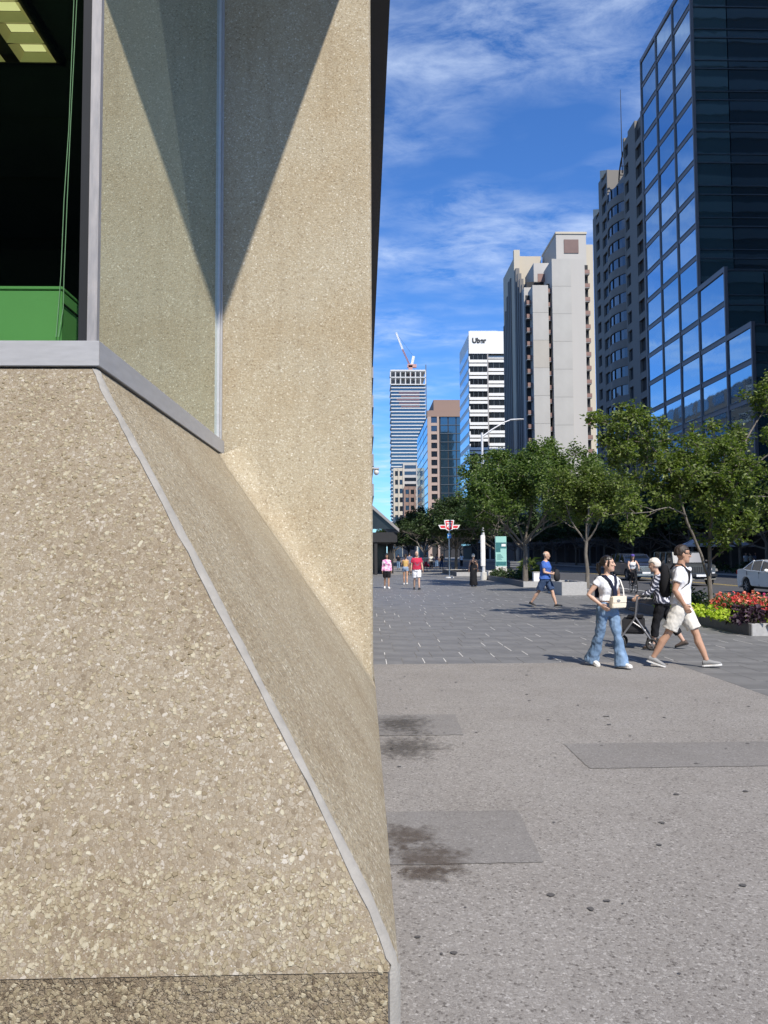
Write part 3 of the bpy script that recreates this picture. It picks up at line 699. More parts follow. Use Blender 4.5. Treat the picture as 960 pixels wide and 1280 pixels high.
tops = [67.0, 67.0, 67.0, 66.0, 61.0]
edges = [108.2] + sum([[c[0], c[1]] for c in cols], []) + [135.6]
piers = [(108.2, 109.5, 68), (110.9, 111.2, 68), (113.6, 116.7, 68), (118.5, 119.0, 68), (127.1, 127.7, 67.2), (130.2, 131.9, 67.2), (133.8, 135.6, 62.2)]
for a, b, t in piers: slab('pier', XA, XA + .46, a, b, 0, t, 'granite_grey', at)
AF = 2.98
for (a, b, kind), t in zip(cols, tops):
    n = int(t / AF)
    for k in range(n):
        z = t - (k + 1) * AF
        if z < 6: break
        if kind == 'w':
            slab('window', XA + .30, XA + .36, a, b, z + .35, z + 2.25, 'window_glass', at)
            slab('window_frame', XA + .25, XA + .31, (a + b) / 2 - .05, (a + b) / 2 + .05, z + .35, z + 2.25, 'void_dark', at)
            slab('spandrel', XA + .02, XA + .4, a, b, z + 2.25, z + .35 + AF, 'granite_grey', at)
        else:
            slab('balcony_recess', XA + .40, XA + .46, a, b, z + .2, z + 2.4, 'void_dark', at)
            slab('balcony_front', XA + .02, XA + .2, a, b, z - .55, z + .45, 'granite_grey', at)
# curved bay
def arc(a, b, bulge, n=10):
    pts = []
    for i in range(n + 1):
        t = i / n; pts.append((XA + .4 - bulge * math.sin(math.pi * t) ** .8, lerp(a, b, t)))
    return pts
for k in range(19):
    z = 62.8 - .9 - (k + 1) * AF
    m = MB(); o = arc(119.0, 127.1, 1.55); m.loft([[(x, y, zz) for x, y in o] + [(XA + .6, 127.1, zz), (XA + .6, 119.0, zz)] for zz in (z - .7, z + .62)]); m.build('bay_spandrel', 'granite_grey', at)
    m = MB(); o = arc(119.2, 126.9, 1.38); m.loft([[(x, y, zz) for x, y in o] + [(XA + .6, 126.9, zz), (XA + .6, 119.2, zz)] for zz in (z + .62, z + AF - .7)]); m.build('bay_window', 'window_glass', at)
    for j in (2, 4, 6, 8):
        x, y = arc(119.0, 127.1, 1.45)[j]; slab('bay_mullion', x - .05, x + .05, y - .05, y + .05, z + .62, z + AF - .7, 'void_dark', at)
m = MB()
for i in range(7):
    a = math.pi / 2 * i / 6
    m.tube([(XA + 1.5, 119.5 + 6 * math.sin(a), 64 + 5.2 * math.cos(a)), (XA + 4, 119.5 + 6 * math.sin(a), 64 + 5.2 * math.cos(a))], .08, n=4)
m.tube([(XA + 1.5, 119.5 + 6 * math.sin(math.pi / 2 * i / 10), 64 + 5.2 * math.cos(math.pi / 2 * i / 10)) for i in range(11)], .14, n=6)
m.build('roof_trellis', 'void_dark', at)
mz = W(768, 112, 122); m = MB(); m.tube([(mz.x + 1, 122, 64), (mz.x + 1, 122, mz.z)], [.10, .04], n=6); m.build('mast', 'void_dark', at)
# ------------------------------------------------------------------ pale concrete tower
ct = thing('concrete_tower', 'pale concrete apartment tower with stepped slabs and brown balconies', 'building', (X(690, 172), 172, 0), world=True)
def panelled(x0, x1, yf, yb, top, mat, fl=3.16, split=None, warm=()):
    slab('slab_core', x0 + .06, x1 - .06, yf + .1, yb, 0, top - .05, 'concrete_pale', ct)
    xs = [x0, x1] if split is None else [x0, split, x1]
    z = top; k = 0
    while z > 12:
        zb = max(0, z - fl * (2 if k == 0 else 2))
        for j, (a, b) in enumerate(zip(xs[:-1], xs[1:])):
            slab('panel', a + .03, b - .03, yf + (.22 if j else 0), yf + .3, zb + .03, z - .02, 'concrete_panel_warm' if k in warm else mat, ct)
        z = zb; k += 1
    slab('panel', x0 + .03, x1 - .03, yf, yf + .3, 0, z - .03, mat, ct)
xA0, xA1 = X(667.7, 170), X(687.7, 170); xB0, xS, xB1 = X(692.5, 169.5), X(717, 169.5), X(734.5, 169.5)
zA, zB = Z(356, 170), Z(323, 169.5)
panelled(xA0, xA1, 170, 175, zA, 'concrete_panel', warm=(2,))
panelled(xB0, xB1, 169.5, 177.5, zB, 'concrete_panel', split=xS, warm=())
cx0, cx1 = X(695, 178, 300), X(732.5, 178, 300); zC = Z(292, 178)
slab('core_block', cx0, cx1, 178, 192, 0, zC, 'concrete_pale', ct)
slab('core_cap', cx0 - .15, cx1 + .15, 177.8, 192.2, zC, zC + .5, 'concrete_cream', ct)
slab('plant_louvre', X(705, 178, 310), X(723, 178, 310), 177.85, 178, Z(316, 178), Z(299, 178), 'louvre_brown', ct)
slab('mid_slab', X(670, 178), X(690.5, 178), 178.2, 188, 0, Z(328, 178), 'concrete_pale', ct)
slab('back_block', X(646, 190), X(679, 190), 190, 206, 0, Z(320, 190), 'concrete_cream', ct)
slab('fin', X(645, 189), X(652.5, 189), 189, 190, 0, Z(312, 189), 'concrete_cream', ct)
slab('side_slab', X(657, 176), X(667, 176), 176, 178, 0, Z(359, 176), 'concrete_pale', ct)
slab('east_block', X(732.5, 184), X(745, 184), 184, 200, 0, Z(305, 184), 'concrete_cream', ct)
slab('flue', X(736, 184), X(737, 184), 186, 187, Z(305, 184), Z(294, 184), 'metal_white', ct)
slab('rear_wing', X(679, 193) + .2, X(741, 193), 193, 207, 0, 74, 'concrete_cream', ct)  # hidden wing, added so its shadow would reach the banded tower
xs0 = xA0 + .05
slab('body', xs0 + .4, X(741, 172), 175.5, 189.8, 0, Z(372, 176), 'void_dark', ct)
# street side: vertical fins and a dark slot
SYS = [(176.0, 62), (178.3, 66), (180.6, 66), (183.0, 70), (185.2, 73), (187.4, 74.4)]
for i in range(13):
    y = 176 + i * 2.35; t = 62 + min(i, 5) * 2.2 if i < 8 else 73 - max(0, i - 9) * 3.2
    if 6 <= i <= 7: continue
    slab('side_fin', xs0 - .2, xs0 + .75, y, y + 1.25, 0, t, 'side_stone', ct)
slab('side_wall', xs0 + .35, xs0 + 6, 178, 189, 0, 66, 'void_dark', ct)
slab('side_wall', xs0 + .35, xs0 + 6, 190.2, 208, 0, 64, 'void_dark', ct)
def balconies(x0, x1, yf, top, n, depth=1.4):
    slab('recess', x0, x1, yf + depth, yf + depth + .1, 0, top, 'void_dark', ct)
    for k in range(n):
        z = top - 1.6 - k * 3.16
        if z < 10: break
        slab('balcony_slab', x0 - .02, x1 + .02, yf + .1, yf + depth, z - 1.05, z - .85, 'concrete_grey', ct)
        slab('balcony_rail', x0 - .02, x1 + .02, yf + .05, yf + .13, z - .85, z, 'balcony_brown', ct)
balconies(xA1 + .05, xB0 - .05, 170.3, Z(352, 170.5), 18)
balconies(xB1 + .05, X(741, 170), 170.4, Z(328, 170.5), 20)
balconies(X(660, 171.5), xA0 - .05, 171.2, Z(366, 171), 18)
slab('terrace_rail', X(674, 177), X(692, 177), 176.4, 176.6, Z(352, 176.5), Z(342, 176.5), 'balcony_brown', ct)
# ------------------------------------------------------------------ white banded office tower with the sign
UY = 240.0
ut = thing('banded_office_tower', 'white banded office tower with a black name sign at the top', 'building', (X(600, UY), UY, 0), world=True)
u0, uN, u1 = X(586.8, UY), X(609.5, UY), X(640, UY); uT = Z(414, UY); uF = 4.0
slab('core', u0 + .4, u1, UY + 1.6, UY + 23, 0, uT - .4, 'void_dark', ut)
slab('sign_band', u0, u1, UY, UY + .6, uT - 7.2, uT, 'white_panel', ut)
for k in range(15):
    for (a, b, dz, dy) in ((u0, uN, 0, 0), (uN + .4, u1, 1.5, .9)):
        z = uT - 7.2 - (k + 1) * uF + dz
        slab('window_band', a + .2, b, UY + .35 + dy, UY + .45 + dy, z + 2.0, z + uF + .05, 'window_glass', ut)
        slab('spandrel', a, b, UY + dy, UY + .5 + dy, z + 1.15, z + 2.05, 'white_panel', ut)
        slab('spandrel', a, b, UY + dy, UY + .5 + dy, z - .05, z + .8, 'white_panel', ut)
        for j in range(1, 4): slab('mullion', lerp(a, b, j / 4) - .06, lerp(a, b, j / 4) + .06, UY + .3 + dy, UY + .4 + dy, z + 2.0, z + uF, 'tower_line', ut)
slab('notch_wall', uN, uN + .4, UY + .1, UY + 1.6, 0, uT - 7, 'concrete_grey', ut)
for k in range(16):                                       # street side: blue glass bands
    z = uT - 4 - (k + 1) * uF
    slab('side_band', u0 - .15, u0 + .3, UY + .3, UY + 23, z, z + 2.5, 'tower_glass', ut)
    slab('side_spandrel', u0 - .05, u0 + .3, UY + .3, UY + 23, z + 2.5, z + uF, 'white_panel', ut)
slab('side_cap', u0 - .05, u0 + .4, UY + .61, UY + 23, uT - 4, uT - 1, 'white_panel', ut)
for i in range(9):
    slab('roof_rail', u0 + 1 + i * 1.1, u0 + 1.1 + i * 1.1, UY + 4, UY + 4.1, uT - .5, uT + 1.3, 'metal_white', ut)
slab('roof_rail', u0 + .8, u0 + 10, UY + 4, UY + 4.08, uT + 1.2, uT + 1.3, 'metal_white', ut)
cu = bpy.data.curves.new('sign', 'FONT'); cu.body = 'Uber'; cu.extrude = .08; cu.offset = .035
tmp = bpy.data.objects.new('tmp', cu); C.objects.link(tmp); bpy.context.view_layer.update()
me = bpy.data.meshes.new_from_object(tmp.evaluated_get(bpy.context.evaluated_depsgraph_get())); bpy.data.objects.remove(tmp)
xsn = [v.co.x for v in me.vertices]; sw = max(xsn) - min(xsn); tw = X(607.8, UY, 425) - X(590.3, UY, 425)
for v in me.vertices:
    x, y, z = v.co; v.co = ((x - min(xsn)) * tw / sw + X(590.3, UY, 425), UY - .12 - z, Z(428.3, UY, 598) + y * tw / sw)
me.materials.append(MATS['sign_black']); link('name_sign', me, ut)
# ------------------------------------------------------------------ brown and dark glass block
BY = 365.0
bt = thing('brown_office_block', 'brown stone office block with dark blue glass bays', 'building', (X(550, BY), BY, 0), world=True)
b0, b1, b2, b3 = X(534, BY), X(548.5, BY), X(550, BY), X(590, BY); bT = Z(513, BY)
slab('core', b0 + .6, b3, BY + 1.2, BY + 70, 0, bT - 1, 'void_dark', bt)
slab('parapet', b0, b3, BY, BY + 3, bT - 3, bT, 'brown_brick', bt)
slab('penthouse', X(542, BY), b3, BY + .5, BY + 30, bT, Z(499.6, BY), 'brown_brick', bt)
slab('corner_pier', b0, X(538.6, BY), BY, BY + 1, 0, bT - 3, 'pink_stone', bt); slab('corner_pier', X(546, BY), b1, BY, BY + 1, 0, bT - 3, 'pink_stone', bt)
for k in range(14):
    z = bT - 3 - (k + 1) * 4.1
    slab('window', X(538.6, BY), X(546, BY), BY + .5, BY + .6, z + 1.1, z + 3.8, 'window_glass', bt)
    slab('spandrel', X(538.6, BY), X(546, BY), BY + .1, BY + .7, z - .3, z + 1.1, 'pink_stone', bt)
    for j in range(4):
        slab('pane', lerp(b2, b3, j / 4) + .25, lerp(b2, b3, (j + 1) / 4) - .25, BY + .75, BY + .85, z + .3, z + 3.9, 'dark_glass', bt)
    slab('transom', b2, b3, BY + .6, BY + .8, z, z + .25, 'tower_line', bt)
    for j in range(3):
        ya, yb = BY + 2 + j * 24, BY + 25 + j * 24
        slab('side_pane', b0 + .1, b0 + .3, ya, yb, z + .5, z + 4.0, 'tower_glass', bt)
    slab('side_spandrel', b0 + .02, b0 + .4, BY + 2, BY + 74, z, z + .5, 'tower_frame', bt)
slab('glass_wall', b1 + .1, b3, BY + .86, BY + 1, 0, bT - 3, 'void_dark', bt)
# ------------------------------------------------------------------ tower under construction with a crane
KY = 740.0
kt = thing('tower_under_construction', 'slender white banded high rise with open concrete floors at the top', 'building', (X(510, KY), KY, 0), world=True)
k0, k1 = X(488.6, KY, 550), X(532.6, KY, 550); kT = Z(462, KY, 510)
slab('glazing', k0 + .8, k1 - .8, KY + 1, KY + 30, 0, kT - 16, 'dark_glass', kt)
nf = 0; z = kT
while z > 20:
    op = nf < 5
    slab('floor_slab', k0 + (.5 if nf % 2 else 0), k1 - (.5 if nf % 3 == 1 else 0), KY, KY + 31, z - (1.0 if nf else 1.6), z, 'slab_white', kt)
    if nf < 2:
        for j in range(8): slab('column', lerp(k0, k1, j / 7) - .5, lerp(k0, k1, j / 7) + .5, KY + .5, KY + 2, z - 7.2, z - 1, 'slab_white', kt)
    elif 4 <= nf < 9: slab('safety_net', k0 + 6 + (nf % 3) * 2, k1 - 6, KY + .4, KY + .6, z - 2.6, z - 1.8, 'safety_red', kt)
    z -= 7.0 if nf < 2 else 3.35; nf += 1
slab('stair_core', k0 + 9, k0 + 15, KY + 8, KY + 20, kT - 20, kT - 2, 'concrete_grey', kt)
slab('hoist_mast', k1 + .3, k1 + 1.2, KY + 4, KY + 5, 40, kT + 6, 'tower_line', kt)
cr = thing('tower_crane', 'red and white luffing crane on the unfinished tower', 'crane', W(513, 461, KY), world=True)
p0 = W(513, 462, KY + 12); pj = W(495, 416, KY + 12); pa = W(517, 448, KY + 12)
m = MB(); m.box(p0.x - 2, p0.x + 2, KY + 10, KY + 14, p0.z - 6, p0.z + 4); m.build('mast', 'crane_red', cr)
def lattice(a, b, r, t):
    m = MB(); a = Vector(a); b = Vector(b); d = (b - a); u = Vector((0, 1, 0)); w = d.normalized().cross(u)
    cs = [(u * i + w * j) * r for i, j in ((-1, -1), (1, -1), (1, 1), (-1, 1))]
    for c in cs: m.tube([a + c, b + c], t, n=4)
    n = 14
    for k in range(n):
        for q in range(4): m.tube([a + d * (k / n) + cs[q], a + d * ((k + 1) / n) + cs[(q + 1) % 4]], t * .8, n=4)
    return m
mid = p0.lerp(pj, .55); lattice(p0 + Vector((0, 0, 3)), mid, .55, .22).build('jib', 'crane_red', cr); lattice(mid, pj, .55, .28).build('jib_tip', 'crane_white', cr)
lattice(p0 + Vector((1, 0, 3)), pa + Vector((0, 0, 2)), .9, .35).build('a_frame', 'crane_white', cr)
m = MB(); m.box(p0.x - 3, p0.x + 6, KY + 10, KY + 14, p0.z + 2, p0.z + 5); m.build('slewing_deck', 'crane_red', cr)
m = MB(); m.tube([pa + Vector((0, 0, 2)), pj], .1, n=4); m.build('hoist_rope', 'tower_line', cr)
# ------------------------------------------------------------------ lower blocks in front of it
def small_block(name, label, px0, px1, pt, Y, mat, fl, depth=25, win=True, ncol=3):
    t = thing(name, label, 'building', (X((px0 + px1) / 2, Y, 640), Y, 0), world=True)
    a, b, top = X(px0, Y, 640), X(px1, Y, 640), Z(pt, Y, px0)
    slab('wall', a, b, Y + .4, Y + depth, 0, top, mat, t)
    z = top - 2; 
    for j in range(ncol + 1):
        x = lerp(a, b, j / ncol); slab('pier', x - .5, x + .5, Y, Y + .42, 0, top, mat, t)
    while z > 6 and win:
        for j in range(ncol): slab('window', lerp(a, b, j / ncol) + .6, lerp(a, b, (j + 1) / ncol) - .6, Y + .3, Y + .38, z - fl * .55, z, 'window_glass', t)
        z -= fl
    return t
small_block('cream_office_block', 'cream office block with a pale crown in front of the construction tower', 493, 504.5, 585, 520, 'concrete_cream', 6.0, ncol=2)
small_block('grey_office_block', 'grey banded office block beside the cream block', 505, 521.5, 578, 560, 'concrete_pale', 4.6, ncol=1)
small_block('red_brick_block', 'small red brick block low between the office blocks', 506, 519, 608, 480, 'brown_brick', 5.0, ncol=2)
# ------------------------------------------------------------------ left side of the street beyond the near building
lb = thing('left_office_block', 'plain grey office block rising behind the near concrete building', 'building', (-12, 92, 0), world=True)
lx = X(467, 95, 520); lt = Z(452, 95, 467)
slab('wall', -34, lx - .4, 95, 150, 0, lt, 'concrete_grey', lb)
for k in range(6):
    slab('window_band', lx - .42, lx - .3, 96, 149, 3 + k * 3.7, 5.2 + k * 3.7, 'window_glass', lb)
    slab('spandrel', lx - .41, lx, 95, 150, 5.2 + k * 3.7, 6.7 + k * 3.7, 'concrete_grey', lb)
lb2 = thing('left_stone_block', 'long stone block further along behind the plain grey office block', 'building', (-12, 160, 0), world=True)
slab('wall', -40, -1.4, 158, 290, 0, 40, 'podium_stone', lb2)
for k in range(10):
    for j in range(16): slab('window', -1.45, -1.35, 160 + j * 8, 166 + j * 8, 2 + k * 3.9, 4.6 + k * 3.9, 'window_glass', lb2)
pv = thing('entrance_pavilion', 'dark glass entrance pavilion with a sloping roof beside the plaza', 'pavilion', (-2, 64, 0), world=True)
PY = 62.0
rA, rB = W(462, 629, PY), W(499, 661, PY)
m = MB(); prof = [(rB.x, rB.z), (rB.x, rB.z - .25), (rA.x - 6, rA.z + 5.0), (rA.x - 6, rA.z + 5.4)]
m.loft([[(x, PY, z) for x, z in prof], [(x, PY + 16, z) for x, z in prof]]); m.build('roof', 'concrete_grey', pv)
pmat('glazing_dark', (0.02, 0.024, 0.028), 0.15)
m = MB(); m.box(-9, rB.x - .15, PY + .3, PY + 15.5, Z(677, PY), rB.z - .27); m.build('fascia', 'void_dark', pv)
m = MB(); gx = rB.x - .3; m.prism([(0, 0), (1, 0), (1, 1)], 0, 0) if False else None
m.add([(-7, PY + .25, rB.z), (gx, PY + .25, rB.z), (rA.x - 6, PY + .25, rA.z + 4.8), (-7, PY + .25, rA.z + 4.8)], [(0, 1, 2, 3)]); m.build('gable_glazing', 'glazing_dark', pv)
m = MB(); m.box(-9, rB.x - .6, PY + 15.0, PY + 15.3, 0, Z(677, PY)); m.build('back_glazing', 'glazing_dark', pv)
for x in (-6.0, -3.2, X(470, PY, 700)):
    m = MB(); m.box(x - .12, x + .12, PY + .4, PY + .64, 0, Z(676, PY)); m.build('post', 'void_dark', pv)
for y in (PY + 5, PY + 10, PY + 15):
    m = MB(); m.box(rB.x - .5, rB.x - .3, y - .1, y + .1, 0, Z(676, PY)); m.build('post', 'void_dark', pv)
# ------------------------------------------------------------------ right side frontage below the trees, and the block that shades it
pdm = thing('shopfront_row', 'low dark shopfront row along the far pavement', 'shopfront', (33, 90, 0), world=True)
for i in range(13):
    y = 44 + i * 9.5; 
    if y < 76: xa = 35.0
    else: xa = 36.5
    slab('shop_wall', xa, xa + 3, y, y + 9.45, 3.6, 7.0, 'podium_stone', pdm)
    slab('shop_glass', xa + .5, xa + .6, y + .4, y + 9.0, 0, 3.6, 'void_dark', pdm)
    slab('shop_pier', xa, xa + .7, y, y + .45, 0, 3.6, 'podium_stone', pdm)
    slab('awning', xa - 1.0, xa, y + .8, y + 8.6, 3.2, 3.45, 'void_dark', pdm)
nt_ = thing('shading_office_tower', 'tall grey office tower shading the far side of the street', 'building', (52, 45, 0), world=True)
slab('core', 37.3, 78, 26, 66, 0, 108, 'podium_stone', nt_)
for k in range(27):
    slab('spandrel', 37, 78.2, 25.7, 66.3, 2.8 + k * 4, 4.4 + k * 4, 'concrete_grey', nt_)

rb = thing('unseen_reflected_block', 'dark office block added out of view to darken the corner window reflection', 'building', (-30, -48, 0), world=True)  # unseen block, added to keep bright sky out of the front pane
slab('core', -70, -5, -70, -42, 0, 46, 'void_dark', rb)
for k in range(11): slab('window_band', -69, -6, -42, -41.9, 2 + k * 4.1, 4.4 + k * 4.1, 'void_dark', rb)
# ================================================================== trees and planting
pmat('bark', (0.11, 0.095, 0.08), 0.9, var=.3, scale=9, stretch=(3, 3, .5), bump=.5, bscale=30, col2=(0.17, 0.15, 0.125))
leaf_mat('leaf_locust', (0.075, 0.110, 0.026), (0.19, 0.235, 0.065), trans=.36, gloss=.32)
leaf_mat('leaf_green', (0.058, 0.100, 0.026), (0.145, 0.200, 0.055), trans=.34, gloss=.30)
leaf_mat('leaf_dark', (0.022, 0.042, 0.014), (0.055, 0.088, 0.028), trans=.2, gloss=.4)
leaf_mat('leaf_lime', (0.30, 0.42, 0.03), (0.50, 0.58, 0.07), trans=.35, gloss=.4)
leaf_mat('leaf_purple', (0.022, 0.012, 0.022), (0.060, 0.030, 0.050), trans=.15, gloss=.35)
leaf_mat('petal_red', (0.62, 0.045, 0.06), (0.85, 0.16, 0.14), trans=.3, gloss=.5)
leaf_mat('petal_pink', (0.70, 0.05, 0.26), (0.85, 0.22, 0.42), trans=.3, gloss=.5)
leaf_mat('petal_coral', (0.80, 0.20, 0.14), (0.90, 0.42, 0.34), trans=.3, gloss=.5)
def leaf(m, p, n, a, L, w, rnd):
    """pointed, slightly folded leaf of four triangles"""
    n = n.normalized(); t = (a - n * a.dot(n))
    t = t.normalized() if t.length > 1e-6 else n.orthogonal().normalized()
    s = n.cross(t); k = L * .18
    o = len(m.v); b = p; mid = p + t * L * .45
    m.v += [tuple(b), tuple(mid + s * w + n * k), tuple(mid - n * k * .2), tuple(mid - s * w + n * k), tuple(p + t * L - n * k)]
    m.f += [(o, o + 1, o + 2), (o, o + 2, o + 3), (o + 1, o + 4, o + 2), (o + 2, o + 4, o + 3)]
def rvec(r, up=0.0):
    while True:
        v = Vector((r.uniform(-1, 1), r.uniform(-1, 1), r.uniform(-1, 1)))
        if .05 < v.length < 1: break
    v = v.normalized(); v.z += up; return v.normalized()
def twig(wood, lv, r, p, d, L, nl, ls, spread):
    q = p + d * L * .5 + rvec(r) * L * .10; e = p + d * L + Vector((0, 0, -.10 * L)) + rvec(r) * L * .15
    wood.tube([p, q, e], [.010, .007, .004], n=4)
    for i in range(nl):
        t = r.random() ** .7; b = p.lerp(q, t * 2) if t < .5 else q.lerp(e, t * 2 - 1)
        b = b + rvec(r) * spread * r.random() ** .6
        leaf(lv, b, rvec(r, 1.1), (d * .5 + rvec(r)).normalized(), ls * r.uniform(.65, 1.25), ls * r.uniform(.26, .4), r)
def bough(wood, lv, r, p, d, L, rad_, depth, cfg):
    n = 4; pts = [p]; dd = d.copy()
    for i in range(n):
        dd = (dd + rvec(r) * .20 + Vector((0, 0, cfg.get('lift', .06)))).normalized(); pts.append(pts[-1] + dd * L / n)
    wood.tube(pts, [lerp(rad_, rad_ * .55, i / n) for i in range(n + 1)], n=6 if depth > 1 else 5)
    if depth == 0:
        for i in range(cfg['tw']):
            k = r.uniform(.25, 1) * n; a = int(min(k, n - 1)); q = pts[a].lerp(pts[a + 1], k - a)
            twig(wood, lv, r, q, (dd * .7 + rvec(r, .1)).normalized(), r.uniform(.35, .7) * cfg.get('twl', 1), cfg['nl'], cfg['ls'], cfg['sp'])
        return
    for i in range(cfg['br'][depth - 1]):
        k = r.uniform(.45, 1) * n if i else n - .001; a = int(min(k, n - 1)); q = pts[a].lerp(pts[a + 1], k - a)
        side = rvec(r); side = (side - dd * side.dot(dd)).normalized()
        nd = (dd * r.uniform(.5, .9) + side * r.uniform(.45, .9)).normalized(); nd.z = max(nd.z, cfg.get('zmin', -.15))
        bough(wood, lv, r, q, nd.normalized(), L * r.uniform(.55, .8), rad_ * .52, depth - 1, cfg)
def tree_meshes(seed, trunk_h, L, rad_, limbs, cfg, elev=(35, 65)):
    r = random.Random(seed); wood = MB(); lv = MB()
    tp = [Vector((0, 0, -.05)), Vector((.02, 0, trunk_h * .35)), Vector((r.uniform(-.06, .06), r.uniform(-.06, .06), trunk_h * .7)), Vector((0, 0, trunk_h))]
    wood.tube(tp, [rad_ * 1.25, rad_, rad_ * .92, rad_ * .85], n=10)
    for i in range(limbs):
        a = 2 * math.pi * (i + r.uniform(-.25, .25)) / limbs; el = rad(r.uniform(*elev)) if i else rad(80)
        d = Vector((math.cos(a) * math.cos(el), math.sin(a) * math.cos(el), math.sin(el)))
        bough(wood, lv, r, tp[-1] - Vector((0, 0, r.uniform(0, trunk_h * .25))), d, L * r.uniform(.8, 1.15), rad_ * .55, 2, cfg)
    return wood, lv
def finish_tree(name, wood, lv, mat, loc, label, group='trees', rotz=0, scale=1):
    t = thing(name, label, 'tree', loc, group, rotz); t.scale = (scale,) * 3
    wood.build('trunk', 'bark', t, smooth=True, recalc=False); lv.build('crown', mat, t, recalc=False); return t
cfgB = dict(br=(4, 4), tw=5, nl=24, ls=.15, sp=.24, lift=.03, zmin=-.05)
# big plaza tree by the low kerb (photo centre)
p3 = G(656.5, 734.5); T3 = Vector((8.45, 40.3, .18))
w, l = tree_meshes(7, 1.9, 2.55, .12, 7, dict(br=(4, 4), tw=7, nl=46, ls=.155, sp=.34, lift=.06, zmin=.12), elev=(28, 62))
def thin(lv, keep):
    """drop leaves the gardeners pruned: every leaf is five points"""
    o = MB()
    for i in range(0, len(lv.v), 5):
        if keep(Vector(lv.v[i])): o.add(lv.v[i:i + 5], [(0, 1, 2), (0, 2, 3), (1, 4, 2), (2, 4, 3)])
    return o
l = thin(l, lambda p: p.z > 1.4 + .5 * math.hypot(p.x, p.y))
tB = finish_tree('plaza_tree', w, l, 'leaf_green', T3, 'broad full crowned green tree in the low kerbed bed by the white box', 'trees along the plaza', 1.2, 1.1)
# slimmer tree growing in the granite box
w, l = tree_meshes(21, 1.9, 1.8, .075, 5, dict(br=(4, 4), tw=5, nl=36, ls=.125, sp=.24, lift=.10, zmin=.05), elev=(38, 70))
tC = finish_tree('plaza_tree', w, l, 'leaf_locust', (X(734, 31.2, 720), 31.2, .3), 'slim light green tree growing out of the granite box planter', 'trees along the plaza', .4)
# forked tree in the flower bed: limbs follow the photograph
r = random.Random(5); wood = MB(); lv = MB(); TY = 18.6
base = Vector((X(888, TY, 740), TY, .12)); 
def P(px, py, dy=0): return W(px, py, TY + dy)
LS = .13; cfgN = dict(br=(3, 3), tw=5, nl=26, ls=.115, sp=.16, lift=.02, zmin=-.2, twl=.85)
limbs = [([base, P(888, 745), P(886, 718), P(887, 690), P(889, 655), P(894, 612), P(905, 575, -.3)], [.068, .060, .056, .045, .04, .034, .024]),
         ([P(886, 722), P(876, 692, -.1), P(866, 668, -.2), P(855, 640, -.3), P(846, 606, -.3), P(832, 580, -.4), P(808, 552, -.4), P(786, 538, -.5), P(766, 534, -.5)], [.045, .036, .032, .03, .027, .023, .018, .014, .008]),
         ([P(889, 655), P(905, 612, .4), P(922, 575, .6), P(938, 540, .7), P(956, 512, .8), P(985, 480, .9)], [.036, .032, .028, .022, .016, .01]),
         ([P(890, 640), P(925, 600, -.4), P(955, 572, -.6), P(990, 548, -.8)], [.032, .026, .02, .012]),
         ([P(858, 645, -.3), P(836, 634, -.6), P(812, 640, -.9), P(776, 641, -1.1)], [.018, .014, .010, .006]),
         ([P(889, 700), P(903, 690, -.3), P(915, 678, -.5), P(925, 664, -.6)], [.02, .015, .01, .006]),
         ([P(850, 620, -.3), P(858, 590, .5), P(868, 570, 1.0), P(880, 560, 1.3)], [.022, .018, .014, .01]),
         ([P(894, 612), P(935, 620, .9), P(968, 622, 1.3), P(1000, 620, 1.6)], [.024, .018, .013, .008]),
         ([P(832, 580, -.4), P(812, 580, .2), P(790, 575, .5)], [.014, .011, .006])]
ends = [3, 5, 4, 3, 4, 1, 3, 4, 2]
for (pts, rs), ne in zip(limbs, ends):
    sm = []; sr = []
    for i in range(len(pts) - 1):
        sm += [pts[i], pts[i].lerp(pts[i + 1], .5) + rvec(r) * .02]; sr += [rs[i], (rs[i] + rs[i + 1]) / 2]
    sm.append(pts[-1]); sr.append(rs[-1]); wood.tube(sm, sr, n=8)
    h = len(pts) // 2
    for k in range(h, len(pts)):
        d0 = (pts[k] - pts[k - 1]).normalized()
        for q in range(ne if k > h else max(1, ne - 2)):
            d = (d0 * .5 + rvec(r, .12)).normalized(); a = pts[k] - d0 * r.uniform(0, .4)
            L = r.uniform(.45, .8); e = [a, a + d * L * .5 + rvec(r) * .06, a + d * L]; wood.tube(e, [.011, .008, .005], n=4)
            for j in range(4): twig(wood, lv, r, e[1].lerp(e[2], r.random()), (d * .6 + rvec(r)).normalized(), r.uniform(.25, .5), 46, .108, .17)
for (cx, cy, dy, n, rx) in ((858, 585, .1, 44, .55), (900, 600, -.2, 34, .5), (845, 600, .6, 22, .5), (925, 640, .4, 20, .55), (880, 620, .5, 22, .45), (945, 600, .8, 26, .6), (915, 560, .6, 14, .4)):
    c = P(cx, cy, dy)                                      # leafy sprays between the limbs
    for i in range(n):
        a = c + Vector((r.gauss(0, rx), r.gauss(0, .6), r.gauss(0, rx * .62))); twig(wood, lv, r, a, rvec(r, .2), r.uniform(.25, .5), 36, .108, .18)
tA = thing('plaza_tree', 'forked thin trunked tree with long pale limbs standing in the flower bed', 'tree', base, 'trees along the plaza', world=False)
M_ = Matrix.Translation(-base); wood.xf(M_).build('trunk', 'bark', tA, smooth=True, recalc=False); lv.xf(M_).build('crown', 'leaf_locust', tA, recalc=False)
